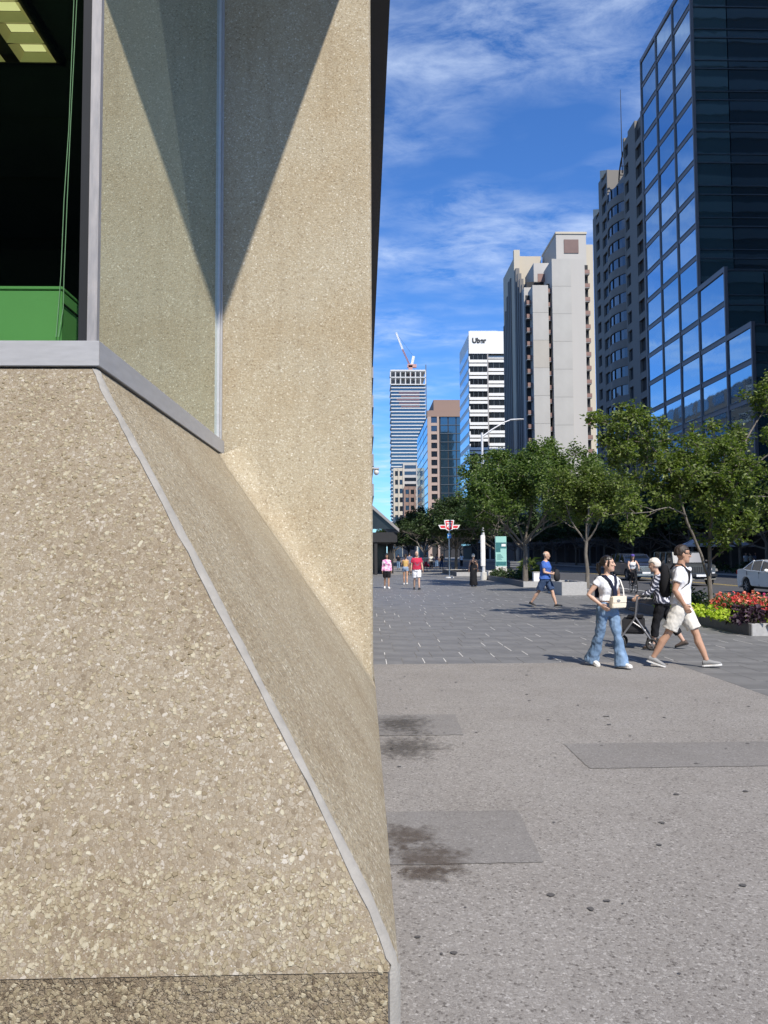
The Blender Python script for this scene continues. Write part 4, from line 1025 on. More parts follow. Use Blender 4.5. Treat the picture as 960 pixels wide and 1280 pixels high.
# more trees along the plaza and across the road: copies of two forms
w, l = tree_meshes(31, 2.3, 2.7, .13, 6, dict(br=(4, 4), tw=5, nl=26, ls=.26, sp=.42, lift=.05, zmin=-.1), elev=(20, 62))
l = thin(l, lambda p: p.z > 2.3 + .3 * math.hypot(p.x, p.y))
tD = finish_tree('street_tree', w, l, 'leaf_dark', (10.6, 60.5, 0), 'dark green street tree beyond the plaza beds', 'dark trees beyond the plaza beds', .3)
w2, l2 = tree_meshes(47, 2.6, 3.0, .15, 6, dict(br=(4, 4), tw=5, nl=26, ls=.32, sp=.5, lift=.04, zmin=-.15), elev=(12, 68))
l2 = thin(l2, lambda p: p.z > 3.7)
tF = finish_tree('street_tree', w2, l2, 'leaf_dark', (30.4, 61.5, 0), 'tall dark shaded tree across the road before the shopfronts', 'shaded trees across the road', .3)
rt = random.Random(3)
def more(src, lst, group=None, label=None):
    for (x, y, s) in lst:
        c = copy_tree(src); c.location = (x, y, 0); c.rotation_euler = (0, 0, rt.uniform(0, 6.28)); c.scale = (s, s, s * rt.uniform(.92, 1.08))
        if label: c['label'] = label
        if group: c['group'] = group
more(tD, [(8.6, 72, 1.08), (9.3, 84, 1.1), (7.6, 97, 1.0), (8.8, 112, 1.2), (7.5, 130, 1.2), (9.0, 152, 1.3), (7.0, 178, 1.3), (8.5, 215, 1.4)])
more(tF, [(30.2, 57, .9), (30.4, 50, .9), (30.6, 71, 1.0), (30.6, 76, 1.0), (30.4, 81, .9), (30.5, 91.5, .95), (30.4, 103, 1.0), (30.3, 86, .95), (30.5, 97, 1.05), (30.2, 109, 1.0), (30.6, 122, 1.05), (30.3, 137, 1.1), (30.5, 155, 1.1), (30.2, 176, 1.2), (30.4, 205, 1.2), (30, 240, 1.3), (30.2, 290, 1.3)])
# ------------------------------------------------------------------ beds
pmat('granite_box', (0.36, 0.355, 0.345), 0.65, var=.12, scale=18, bump=.06, bscale=60)
pmat('granite_dark', (0.10, 0.10, 0.105), 0.6, var=.2, scale=14)
pmat('soil', (0.035, 0.026, 0.018), 0.95, var=.3, scale=12, bump=.8, bscale=20)
def bed(label, x0, x1, y0, y1, h, t=.14, mat='granite_dark', front=None):
    b = thing('planter_bed', label, 'planter', (x0, y0, 0), world=True)
    for nm, q in (('side_wall', (x0, x0 + t, y0 + t, y1)), ('side_wall', (x1 - t, x1, y0 + t, y1)), ('end_wall', (x0, x1, y0, y0 + t)), ('end_wall', (x0 + t, x1 - t, y1 - t, y1 - .002))):
        m = MB(); m.box(q[0], q[1], q[2], q[3], -.01, h); m.build(nm, (front or mat) if nm == 'end_wall' else mat, b, bevel=.01)
    m = MB(); m.box(x0 + t, x1 - t, y0 + t, y1 - t, 0, h - .06); m.build('soil', 'soil', b); return b
fx = G(940, 795); FX0, FY0 = fx.x, fx.y
bed('low dark granite flower bed with lime and red planting', FX0, FX0 + 2.1, FY0, FY0 + 9.6, .24, front='granite_box')
bx_ = G(716, 747); bed('pale granite box planter holding the slim tree', bx_.x, bx_.x + 1.0, 30.3, 32.6, .52, mat='granite_box')
bed('long low kerbed bed holding the broad tree', 7.85, 9.9, 37.9, 50, .28, front='granite_box')
bed('low kerbed bed beyond the transit sign', 6.9, 9.6, 57.5, 68, .3, front='granite_box')
def plant(name, label, c, spread, h, n, L, w, mat, seed, cat='plant', group=None, flowers=None, droop=.0):
    t = thing(name, label, cat, c, group); r = random.Random(seed); lv = MB()
    for i in range(n):
        a = r.uniform(0, 6.283); q = r.random() ** .5; z = h * (1 - .75 * q * q) * r.uniform(.25, 1.0)
        p = Vector((math.cos(a) * q * spread[0], math.sin(a) * q * spread[1], z))
        leaf(lv, p, rvec(r, 1.2), (Vector((math.cos(a), math.sin(a), .2 - droop)) + rvec(r) * .7).normalized(), L * r.uniform(.7, 1.3), w * r.uniform(.7, 1.2), r)
    lv.build('foliage', mat, t, recalc=False)
    st = MB()
    for i in range(5):
        a = r.uniform(0, 6.28); st.tube([(0, 0, -.06), (math.cos(a) * spread[0] * .3, math.sin(a) * spread[1] * .3, h * .7)], .006, n=4)
    st.build('stem', 'bark', t, recalc=False)
    if flowers:
        fm = MB()
        for i in range(flowers[1]):
            a = r.uniform(0, 6.283); q = r.random() ** .5; z = h * (1 - .7 * q * q) * r.uniform(.75, 1.12)
            p = Vector((math.cos(a) * q * spread[0] * 1.02, math.sin(a) * q * spread[1] * 1.02, z)); nn = rvec(r, .8); u = nn.orthogonal().normalized(); v = nn.cross(u)
            for k in range(5):
                b = 6.283 * k / 5; leaf(fm, p, (nn + (u * math.cos(b) + v * math.sin(b)) * .3).normalized(), u * math.cos(b) + v * math.sin(b), flowers[2] * r.uniform(.8, 1.2), flowers[2] * .42, r)
        fm.build('blossom', flowers[0], t, recalc=False)
    return t
rp_ = random.Random(8); zb = .19
for i in range(9):
    y = FY0 + .35 + i * .55
    if 1 <= i: plant('lime_vine', 'lime green trailing vine along the inner edge of the flower bed', (FX0 + .22 + rp_.uniform(-.03, .08), y, zb), (.34, .34), .26, 130, .10, .05, 'leaf_lime', 100 + i, group='lime vines in the flower bed', droop=.3)
for (dx, dy, s) in ((.75, .28, 1.), (1.25, .3, .9), (1.8, .35, .9)): plant('lime_vine', 'lime green trailing vine at the granite end of the flower bed', (FX0 + dx, FY0 + dy, zb), (.36, .3), .26, 130, .10, .05, 'leaf_lime', 130 + int(dx * 10), group='lime vines at the bed end', droop=.3)
for (dx, dy) in ((.22, .35), (.35, .85), (.5, 1.35), (.75, 1.0)): plant('purple_vine', 'dark purple leafed vine between lime vines and begonias', (FX0 + dx, FY0 + dy, zb), (.36, .36), .36, 150, .11, .055, 'leaf_purple', 150 + int(dx * 10), group='purple vines in the flower bed')
fl = [('petal_red', 'red'), ('petal_coral', 'coral'), ('petal_pink', 'magenta pink')]
leaf_mat('leaf_begonia', (0.055, 0.10, 0.03), (0.13, 0.19, 0.06))
for i in range(17):
    dx = rp_.uniform(.55, 1.95); dy = rp_.uniform(.7, 3.2); k = rp_.choice((0, 0, 1, 1, 2))
    plant('begonia', 'begonia mound with %s blossoms in the near part of the flower bed' % fl[k][1], (FX0 + dx, FY0 + dy, zb), (.38, .38), .42 + .08 * (dy > 1.4), 150, .09, .045, 'leaf_begonia', 200 + i, group='%s begonias' % fl[k][1], flowers=(fl[k][0], 44, .052))
for i in range(8): plant('low_shrub', 'dark low shrub in the back of the flower bed', (FX0 + rp_.uniform(.6, 1.7), FY0 + 3.4 + i * .75, zb), (.45, .45), .55, 200, .10, .045, 'leaf_dark', 300 + i, group='dark shrubs in the bed')
for i in range(7): plant('low_shrub', 'dark low shrub in the long kerbed bed', (8.3 + rp_.uniform(0, 1.2), 43 + i * 1.0, .22), (.5, .5), .6, 160, .13, .06, 'leaf_dark', 330 + i, group='dark shrubs in the long bed')
plant('ornamental_grass', 'yellow green upright grass tuft behind the broad tree', (X(664, 44, 715), 44.5, .2), (.45, .45), 1.3, 220, .5, .03, 'leaf_locust', 350)
for i in range(8):
    y = 50 + i * 4.6; plant('hedge_shrub', 'dark shrub along the far kerb before the cafe', (29.7, y, 0), (.8, 1.6), 1.0, 260, .2, .1, 'leaf_dark', 360 + i, group='shrubs along the far kerb')
# ================================================================== people
for nm, c in (('skin_light', (0.52, 0.33, 0.24)), ('skin_tan', (0.46, 0.27, 0.18)), ('skin_mid', (0.40, 0.24, 0.16))):
    pmat(nm, c, 0.5, var=.06, scale=9, spec=.4)
def cloth(nm, c, rough=.85, **k): pmat(nm, c, rough, spec=.2, **{**dict(var=.06, scale=12, bump=.06, bscale=60), **k})
cloth('cotton_white', (0.74, 0.75, 0.78)); cloth('cotton_offwhite', (0.66, 0.63, 0.57)); cloth('denim', (0.11, 0.19, 0.31), var=.28, scale=3.5, col2=(0.19, 0.28, 0.41))
cloth('navy', (0.012, 0.015, 0.035)); cloth('black_cloth', (0.012, 0.012, 0.014)); cloth('charcoal', (0.03, 0.03, 0.033)); cloth('cobalt', (0.06, 0.14, 0.46)); cloth('denim_dark', (0.045, 0.075, 0.15))
cloth('crimson', (0.46, 0.03, 0.07)); cloth('mustard', (0.55, 0.36, 0.13)); cloth('denim_pale', (0.22, 0.29, 0.40)); cloth('greyblue', (0.13, 0.15, 0.21)); cloth('cream_bag', (0.72, 0.64, 0.50), rough=.6)
cloth('shirt_print', (0.10, 0.10, 0.13)); cloth('pattern_pink', (0.70, 0.30, 0.46))
pmat('hair_dark', (0.012, 0.009, 0.008), 0.4, var=.3, scale=30, stretch=(1, 1, .2)); pmat('hair_brown', (0.028, 0.017, 0.011), 0.6, var=.3, scale=30, stretch=(1, 1, .2))
pmat('hair_grey', (0.62, 0.57, 0.50), 0.6, var=.15, scale=25); pmat('eye_dark', (0.02, 0.012, 0.01), 0.2); pmat('lip', (0.40, 0.13, 0.12), 0.5); pmat('lens', (0.01, 0.01, 0.012), 0.1)
pmat('shoe_white', (0.70, 0.69, 0.66), 0.6); pmat('shoe_black', (0.02, 0.02, 0.022), 0.6); pmat('shoe_grey', (0.22, 0.22, 0.22), .7); pmat('rubber', (0.02, 0.02, 0.02), 0.8); pmat('sandal', (0.07, 0.05, 0.04), .7)
def pattern(name, c1, c2, scale, kind='noise', lo=.48, hi=.54, rot=0.0):
    m = bpy.data.materials.new(name); m.use_nodes = True; MATS[name] = m
    N = m.node_tree.nodes; L = m.node_tree.links; b = N['Principled BSDF']; b.inputs['Roughness'].default_value = .85
    tc = N.new('ShaderNodeTexCoord'); mp = N.new('ShaderNodeMapping'); mp.inputs['Rotation'].default_value = (0, 0, rot); L.new(tc.outputs['Object'], mp.inputs[0])
    if kind == 'noise': t = N.new('ShaderNodeTexNoise'); t.inputs['Scale'].default_value = scale; t.inputs['Detail'].default_value = 3
    else:
        t = N.new('ShaderNodeTexWave'); t.inputs['Scale'].default_value = scale; t.inputs['Distortion'].default_value = 5; t.bands_direction = 'DIAGONAL'
    L.new(mp.outputs[0], t.inputs['Vector']); rp = N.new('ShaderNodeValToRGB'); L.new(t.outputs['Fac'], rp.inputs[0])
    rp.color_ramp.elements[0].position = lo; rp.color_ramp.elements[1].position = hi; rp.color_ramp.elements[0].color = (*c1, 1); rp.color_ramp.elements[1].color = (*c2, 1)
    L.new(rp.outputs[0], b.inputs['Base Color'])
pattern('pink_tiedye', (0.66, 0.16, 0.40), (0.80, 0.72, 0.76), 9, lo=.40, hi=.62)
pattern('striped_blouse', (0.025, 0.028, 0.05), (0.50, 0.50, 0.55), 7, kind='wave', lo=.62, hi=.72)
pattern('red_print', (0.46, 0.03, 0.07), (0.46, 0.03, 0.07), 9)
MALE = [(.84, .150, .105, 0), (.93, .168, .118, .005), (1.04, .150, .108, 0), (1.15, .152, .112, -.005), (1.27, .172, .122, -.01), (1.37, .178, .112, 0), (1.435, .135, .085, .01), (1.475, .070, .066, .012)]
FEM = [(.84, .158, .108, .01), (.93, .172, .120, .012), (1.04, .128, .094, 0), (1.13, .122, .092, 0), (1.25, .145, .118, -.018), (1.35, .150, .098, 0), (1.41, .120, .078, .008), (1.455, .058, .056, .012)]
def person(name_label, loc, rot, H=1.75, sex='m', legs=((20, 5, 0), (-18, 15, -15)), arms=((10, 8, 30, 4), (-8, 8, 10, 4)), lean=2, head=(0, 0), skin='skin_light',
           top=None, bottom=None, hair=None, shoes=None, vox=.011, fine=False, face=True, group=None, crouch=0, fat=1.0, extras=None, twist=0):
    s = H / 1.75; q = thing('person', name_label, 'person', loc, group, rot); q.scale = (s,) * 3
    T = [(z, rx * (fat if z < 1.3 else 1 + (fat - 1) * .4), ry * (fat ** 1.6 if z < 1.3 else 1), yo) for z, rx, ry, yo in (MALE if sex == 'm' else FEM)]
    hz = .92; sw = .185 if sex == 'm' else .158; hw = .088
    J = {}
    dirv = lambda a: Vector((0, -math.sin(rad(a)), -math.cos(rad(a))))
    low = 9
    for sg, (a, k, p) in zip((1, -1), legs):
        h = Vector((sg * hw, 0, hz)); kn = h + dirv(a) * .435; an = kn + dirv(a - k) * .415
        f = Vector((sg * .10, -math.cos(rad(p)), math.sin(rad(p)))).normalized(); u = Vector((0, math.sin(rad(p)), math.cos(rad(p))))
        heel = an - u * .078 - f * .05; toe = an - u * .078 + f * .19
        low = min(low, heel.z, toe.z); J[sg] = [h, kn, an, f, u]
    up = Vector((0, 0, -low))
    for sg in J:
        for i in range(3): J[sg][i] = J[sg][i] + up
    piv = Vector((0, 0, .93)) + up
    RL = Matrix.Rotation(rad(lean), 3, 'X') @ Matrix.Rotation(rad(twist), 3, 'Z')
    U = lambda v: piv + RL @ (Vector(v) + up - piv) if v[2] > .93 else Vector(v) + up
    def ring(z, rx, ry, yo, n=18, e=0):
        out = []
        for j in range(n):
            a = 2 * math.pi * j / n; c, d = math.cos(a), math.sin(a)
            out.append(U((math.copysign(abs(c) ** .85, c) * (rx + e), yo + math.copysign(abs(d) ** .9, d) * (ry + e), z)))
        return out
    A = {}
    for sg, (a, b, fa, fb) in zip((1, -1), arms):
        S = U((sg * sw, .005, 1.395 if sex == 'm' else 1.365)); dv = lambda a, b: Vector((sg * math.sin(rad(b)), -math.sin(rad(a)) * math.cos(rad(b)), -math.cos(rad(a)) * math.cos(rad(b))))
        E = S + dv(a, b) * .285; Wr = E + dv(fa, fb) * .245; A[sg] = [S, E, Wr, dv(fa, fb)]
    ms = 1.0 if sex == 'm' else .84
    B = MB()
    B.loft([ring(*t) for t in T])
    B.tube([U((0, .015, 1.42)), U((0, 0, 1.50)), U((0, -.012, 1.57))], [.062 * ms, .054 * ms, .052 * ms], n=14)
    HC = U((0, -.018, 1.632 if sex == 'm' else 1.618)); HR = RL @ Matrix.Rotation(rad(head[0]), 3, 'Z') @ Matrix.Rotation(rad(head[1]), 3, 'X')
    hp = lambda x, y, z: HC + HR @ Vector((x, y, z))
    hr = [(-.122, .022, .026, -.058), (-.112, .040, .048, -.042), (-.085, .054, .068, -.026), (-.045, .064, .084, -.010), (0, .072, .094, 0), (.045, .076, .098, .004), (.085, .064, .084, .010), (.112, .036, .05, .012), (.12, .014, .02, .012)]
    B.loft([[hp(rx * math.cos(6.283 * j / 16), yo + ry * math.sin(6.283 * j / 16), z) for j in range(16)] for z, rx, ry, yo in hr])
    B.tube([hp(0, -.088, .018), hp(0, -.104, -.012), hp(0, -.112, -.030), hp(0, -.086, -.040)], [.010, .013, .016, .010], n=8)
    for sg in (1, -1):
        B.ell(hp(sg * .076, .012, -.012), (.013, .022, .034), 8, 6)
        B.ell(hp(sg * .034, -.080, -.018), (.022, .018, .02), 8, 6)
    for sg in (1, -1):
        h, kn, an, f, u = J[sg]; d = (kn - h).normalized(); d2 = (an - kn).normalized(); fw = Vector((0, -1, 0)); fk = fat ** .5
        B.tube([h + Vector((0, 0, .06)), h + d * .10, h + d * .25, kn - d * .04, kn + d2 * .05, kn + d2 * .14 - fw * .012, kn + d2 * .28, an - d2 * .04, an], [.080 * fk, .088 * fk, .074 * fk, .056, .050, .057, .045, .036, .036], n=12)
        B.tube([an + f * -.035 - u * .035, an - u * .045 + f * .05, an - u * .058 + f * .12, an - u * .063 + f * .17], [.032, .036, .034, .022], n=10, flat=.8)
        S, E, Wr, fd = A[sg]; ad = (E - S).normalized()
        B.tube([U((sg * sw * .55, .008, 1.39)), S, S + ad * .09, S + ad * .19, E, E + fd * .07, E + fd * .16, Wr], [.058 * ms, .060 * ms, .053 * ms, .046 * ms, .040 * ms, .043 * ms, .034 * ms, .027 * ms], n=12)
        # hand: palm, four fingers of unequal length, thumb from the side of the palm
        pn = Vector((-sg, 0, 0)); pn = (pn - fd * pn.dot(fd)).normalized(); wd = fd.cross(pn) * (1 if sg > 0 else -1)
        if wd.dot(Vector((0, -1, 0))) < 0: wd = -wd
        c0 = Wr + fd * .02; c1 = Wr + fd * .085
        B.loft([[c + wd * (w_ * math.cos(6.283 * j / 10)) + pn * (t_ * math.sin(6.283 * j / 10)) for j in range(10)] for c, w_, t_ in ((Wr - fd * .01, .025, .022), (c0, .030, .019), (Wr + fd * .055, .039, .017), (c1, .040, .014))])
        for i, L in enumerate((.072, .082, .076, .058)):
            b = c1 + wd * (.030 - .020 * i); k1 = b + (fd + pn * .25).normalized() * L * .5; k2 = k1 + (fd + pn * .9).normalized() * L * .5
            B.tube([b - fd * .012, b, k1, k2], [.0095, .0095, .009, .0075], n=8, round_ends=True)
        t0 = c0 + wd * .026; t1 = t0 + (fd * .8 + wd * .8).normalized() * .036; t2 = t1 + (fd + wd * .15 + pn * .3).normalized() * .032
        B.tube([t0 - wd * .01, t0, t1, t2], [.012, .013, .011, .009], n=8, round_ends=True)
    soft(B, 'body', skin, q, voxel=vox * (.62 if fine else 1), it=3)
    # ---- face
    if face:
        for sg in (1, -1):
            m = MB(); m.ell(hp(sg * .031, -.0905, .010), (.011, .005, .005), 8, 6); m.build('eye', 'eye_dark', q, smooth=True)
            m = MB(); m.tube([hp(sg * .014, -.100, .030), hp(sg * .032, -.099, .035), hp(sg * .05, -.086, .031)], .0026, n=5); m.build('eyebrow', hair[1] if hair else 'hair_dark', q)
        m = MB(); m.tube([hp(-.022, -.0845, -.066), hp(0, -.094, -.065), hp(.022, -.0845, -.066)], [.004, .0078, .004], n=6); m.build('mouth', 'lip', q, smooth=True)
    # ---- hair
    if hair:
        st, hm = hair[0], hair[1]; m = MB(); big = {'bald': .985, 'short': 1.10, 'bob': 1.16, 'long': 1.16, 'pony': 1.12}.get(st, 1.1)
        def fh(d):
            face_ = d.y < (-.03 if st != 'short' else -.045) and d.z < .050 - .25 * abs(d.x)
            lowb = {'short': -.045, 'bald': .0, 'bob': -.075, 'long': -.10, 'pony': -.055}[st]
            k = 1.0
            if face_ or d.z < lowb: k = .70
            if st == 'short' and d.z < .0 and d.y < .02: k = .72
            if st == 'bald' and d.z > .05: k = .86
            return HR @ (d * k)
        m.ell(HC + HR @ Vector((0, .012, .022)), (.079 * big, .102 * big, .106 * big), 22, 16, f=fh)
        if st == 'long':
            for (x, w_) in ((.052, .034), (-.052, .034), (0, .05)):
                m.tube([hp(x, .06, .03), hp(x * 1.25, .085, -.08), hp(x * 1.3, .09, -.2), hp(x * 1.1, .085, -.30)], [w_, w_ * 1.15, w_, w_ * .5], n=10)
            for x in (.072, -.072): m.tube([hp(x, -.01, .03), hp(x * 1.1, .0, -.06), hp(x * 1.15, -.02, -.16), hp(x * 1.05, -.045, -.26)], [.022, .026, .026, .012], n=8)
        if st == 'pony':
            m.tube([hp(0, .10, .03), hp(0, .145, .0), hp(.0, .16, -.08), hp(.0, .14, -.17)], [.03, .042, .04, .016], n=10)
            for x in (.074, -.074): m.tube([hp(x, -.045, .05), hp(x * 1.05, -.04, .0), hp(x, -.03, -.05)], [.014, .014, .006], n=7)
        soft(m, 'hair', hm, q, voxel=vox * .75, it=2, wrinkle=.006, wscale=(45, 45, 12))
    # ---- clothes
    if top:
        kind, mt = top[0], top[1]; e = .014; C_ = MB(); lo = top[2] if len(top) > 2 else .90
        Ts = [t for t in T if t[0] >= lo - .02]
        rr_ = [ring(lo - .0, T[1][1] + .004, T[1][2] + .004, T[1][3], e=e + .008)] if lo < .93 else []
        for z, rx, ry, yo in Ts:
            if z > 1.45: continue
            zz = max(z, lo)
            rr_.append(ring(zz, rx, ry, yo, e=e + (.010 if z < 1.1 and kind != 'tank' else .0)))
        if kind != 'tank': rr_.append(ring(1.462 if sex == 'm' else 1.442, .078, .07, .012))
        else: rr_ = rr_[:-1] + [ring(1.375, .115, .088, 0, e=e * .5)]
        C_.loft(rr_)
        if kind == 'tank':
            for sg in (1, -1): C_.tube([U((sg * .085, -.085, 1.33)), U((sg * .092, -.035, 1.425)), U((sg * .088, .055, 1.40)), U((sg * .08, .09, 1.30))], .02, n=8)
        else:
            fr = {'tee': .58, 'long': 1.0, 'cap': .34}[kind]
            for sg in (1, -1):
                S, E, Wr, fd = A[sg]; ad = (E - S).normalized(); base = [U((sg * sw * .5, .008, 1.385)), S + Vector((0, 0, .004)), S + ad * .285 * fr * .5, S + ad * .285 * fr]; rs = [.066 * ms, .073 * ms, .069 * ms, (.070 if kind != 'long' else .056) * ms]
                if kind == 'long': base += [E + fd * .12, Wr - fd * .03]; rs += [.050, .042]
                C_.tube(base, rs, n=14)
        soft(C_, 'shirt', mt, q, voxel=vox, it=3, wrinkle=.011, wscale=(13, 13, 9), seed=hash(mt) % 7 if False else len(mt))
    if bottom:
        kind, mt = bottom[0], bottom[1]; P_ = MB()
        if kind in ('shorts', 'jeans', 'pants', 'mini'):
            P_.loft([ring(z, rx, ry, yo, e=e_) for z, rx, ry, yo, e_ in ((.80, .13, .09, .0, .01), (T[0][0], T[0][1], T[0][2], T[0][3], .014), (T[1][0], T[1][1], T[1][2], T[1][3], .016), (1.02, lerp(T[1][1], T[2][1], .75), lerp(T[1][2], T[2][2], .75), 0, .013))])
            for sg in (1, -1):
                h, kn, an, f, u = J[sg]; d = (kn - h).normalized(); d2 = (an - kn).normalized(); fk = fat ** .5
                if kind == 'shorts': P_.tube([h + Vector((0, 0, .03)), h + d * .12, h + d * .25, h + d * .385], [.098 * fk, .110 * fk, .108 * fk, .104 * fk], n=16)
                elif kind == 'mini': P_.tube([h + Vector((0, 0, .03)), h + d * .08, h + d * .17], [.096, .102, .102], n=14)
                elif kind == 'jeans': P_.tube([h + Vector((0, 0, .02)), h + d * .15, h + d * .3, kn, kn + d2 * .15, kn + d2 * .3, an + d2 * .055 - f * .01], [.092, .092, .080, .070, .078, .096, .118], n=16)
                else: P_.tube([h + Vector((0, 0, .02)), h + d * .15, h + d * .3, kn, kn + d2 * .18, an - d2 * (.06 if len(bottom) < 3 else bottom[2])], [.098, .102, .09, .08, .076, .072], n=14)
        elif kind == 'dress':
            a0, a1 = J[1][2], J[-1][2]; cc = (a0 + a1) / 2
            P_.loft([ring(1.30, .135, .09, -.005, e=.014), ring(1.12, T[3][1], T[3][2], 0, e=.014), ring(1.0, T[2][1] + .015, T[2][2] + .01, 0, e=.016), ring(.88, .178, .135, 0, e=.01)] +
                    [[Vector((cc.x * k + (rx) * math.cos(6.283 * j / 18), cc.y * k + ry * math.sin(6.283 * j / 18), z)) for j in range(18)] for z, rx, ry, k in ((.6, .19, .20, .5), (.3, .205, .235, .9), (.07, .22, .25, 1))])
            for sg in (1, -1): P_.tube([U((sg * .085, -.08, 1.28)), U((sg * .09, -.02, 1.42)), U((sg * .085, .06, 1.38)), U((sg * .08, .085, 1.26))], .018, n=8)
        elif kind == 'skirt':
            P_.loft([ring(1.02, T[2][1] + .01, T[2][2] + .01, 0, e=.012), ring(.9, .178, .13, 0, e=.012), [Vector((.2 * math.cos(6.283 * j / 18), .19 * math.sin(6.283 * j / 18), .52)) for j in range(18)]])
        soft(P_, {'dress': 'dress', 'skirt': 'skirt', 'mini': 'shorts'}.get(kind, kind), mt, q, voxel=vox, it=3, wrinkle=.015 if kind == 'jeans' else .012, wscale=(13, 13, 9), seed=3)
    if shoes:
        for sg in (1, -1):
            h, kn, an, f, u = J[sg]; w = u.cross(f).normalized(); b = an - u * .078
            def sr(t, hw_, h0, h1): 
                return [b + f * t + w * (hw_ * math.cos(6.283 * j / 12)) + u * (lerp(h0, h1, .5) + (h1 - h0) / 2 * math.sin(6.283 * j / 12)) for j in range(12)]
            m = MB(); m.loft([sr(-.066, .018, .012, .045), sr(-.055, .034, .008, .085), sr(-.02, .039, .008, .10), sr(.03, .041, .008, .094), sr(.09, .046, .008, .07), sr(.14, .045, .008, .058), sr(.172, .036, .010, .046), sr(.188, .016, .014, .03)])
            so_ = m.build('shoe', shoes[0], q, smooth=True)
            m = MB(); sp = [(-.07, .026), (-.05, .038), (.0, .040), (.05, .041), (.1, .048), (.14, .047), (.172, .038), (.192, .018)]
            m.loft([[b + f * t + w * x_ + u * z_ for x_, z_ in ((-hw_, 0), (hw_, 0), (hw_, .02), (-hw_, .02))] for t, hw_ in sp]); m.build('sole', shoes[1], so_)
    if extras: extras(q, J, A, U, hp, s)
    return q
def gp(px, py): 
    g = G(px, py); return (g.x, g.y, .002)
# ---- woman in jeans with a cream bag
def ex_scarf(q, J, A, U, hp, s):
    m = MB()
    for sg in (1, -1): m.tube([U((sg * .02, -.155, 1.24)), U((sg * .06, -.13, 1.35)), U((sg * .10, -.06, 1.435)), U((sg * .115, .05, 1.425)), U((sg * .06, .11, 1.37)), U((0, .12, 1.32))], [.026, .03, .034, .034, .036, .04], n=10, flat=.5)
    m.tube([U((0, -.155, 1.26)), U((.015, -.158, 1.16)), U((.02, -.150, 1.04))], [.04, .05, .046], n=10, flat=.4)
    m.loft([[U((x, .115 + .03 * (1 - abs(x) / .14), z)) for x in (-.13, -.06, .06, .13)] + [U((x, .155, z)) for x in (.13, .06, -.06, -.13)] for z in (1.08, 1.2, 1.34, 1.40)])
    soft(m, 'draped_sweater', 'navy', q, voxel=.011, it=2, wrinkle=.006)
wl = gp(761, 834)
person('woman in white top and flared blue jeans with a navy sweater on her shoulders', wl, rad(24), 1.62, 'f', legs=((15, 4, 6), (-13, 12, -12)), arms=((-14, 24, 62, -34), (-22, 30, 48, -24)), lean=1, head=(30, -4), skin='skin_light',
       top=('cap', 'cotton_white', .98), bottom=('jeans', 'denim'), hair=('pony', 'hair_dark'), shoes=('shoe_white', 'shoe_white'), vox=.010, fine=True, extras=ex_scarf)
def local(o_loc, rot, s, p):
    return Vector(o_loc) + Matrix.Rotation(rot, 3, 'Z') @ (Vector(p) * s)
sB = 1.62 / 1.75
hb = thing('shoulder_bag', 'small cream shoulder bag worn across the woman in jeans', 'bag', local(wl, rad(24), sB, (.02, -.21, .93)), None, rad(24)); hb.scale = (sB,) * 3
m = MB(); m.loft([[(-w_, -d_, z), (w_, -d_, z), (w_, d_, z), (-w_, d_, z)] for w_, d_, z in ((.135, .035, 0), (.145, .042, .05), (.14, .04, .15), (.135, .03, .185))]); m.build('pouch', 'cream_bag', hb, bevel=.012, smooth=True)
m = MB(); m.box(-.138, .138, -.05, -.036, .085, .19); m.build('flap', 'cream_bag', hb, bevel=.005)
m = MB(); m.ell((-.03, -.052, .12), (.04, .006, .022), 10, 6); m.build('emblem', 'shoe_grey', hb, smooth=True)
m = MB(); m.tube([(.13, 0, .17), (.135, .02, .30), (.125, .07, .43), (.115, .19, .512), (.10, .27, .50), (.07, .33, .40)], .012, n=6, flat=.4); m.build('strap', 'cotton_offwhite', hb, smooth=True)
# ---- man in white tee and shorts
def ex_glass(q, J, A, U, hp, s):
    g = thing_part = MB(); 
    for sg in (1, -1): g.ell(hp(sg * .033, -.101, .010), (.026, .012, .018), 10, 6)
    g.tube([hp(-.06, -.088, .018), hp(0, -.108, .018), hp(.06, -.088, .018)], .005, n=5)
    for sg in (1, -1): g.tube([hp(sg * .06, -.09, .018), hp(sg * .079, -.02, .016), hp(sg * .08, .03, .008)], .004, n=5)
    g.build('sunglasses', 'lens', q, smooth=True)
mr = rad(66); ml = gp(853, 834)
person('man in white tee and pale shorts with sunglasses, hands in pockets', ml, mr, 1.79, 'm', legs=((25, 6, 6), (-23, 8, -16)), arms=((-4, 6, 22, -10), (-16, 12, 30, -16)), lean=2, head=(18, 0), skin='skin_tan',
       top=('tee', 'cotton_white', .93), bottom=('shorts', 'cotton_offwhite'), hair=('short', 'hair_brown'), shoes=('shoe_grey', 'shoe_white'), vox=.010, fine=True, extras=ex_glass)
sM = 1.79 / 1.75
bp_ = thing('backpack', 'black backpack on the back of the man in white tee', 'backpack', local(ml, mr, sM, (0, .125, .98)), None, mr); bp_.scale = (sM,) * 3
m = MB(); m.loft([[(w_ * math.copysign(abs(math.cos(6.283 * j / 16)) ** .6, math.cos(6.283 * j / 16)), .075 + d_ * math.copysign(abs(math.sin(6.283 * j / 16)) ** .6, math.sin(6.283 * j / 16)), z) for j in range(16)] for w_, d_, z in ((.10, .04, 0), (.135, .065, .03), (.145, .07, .2), (.14, .062, .36), (.11, .045, .44), (.05, .025, .465))]); m.build('pack_body', 'black_cloth', bp_, smooth=True)
m = MB(); m.box(-.11, .11, .125, .155, .05, .24); m.build('front_pocket', 'charcoal', bp_, bevel=.015, smooth=True)
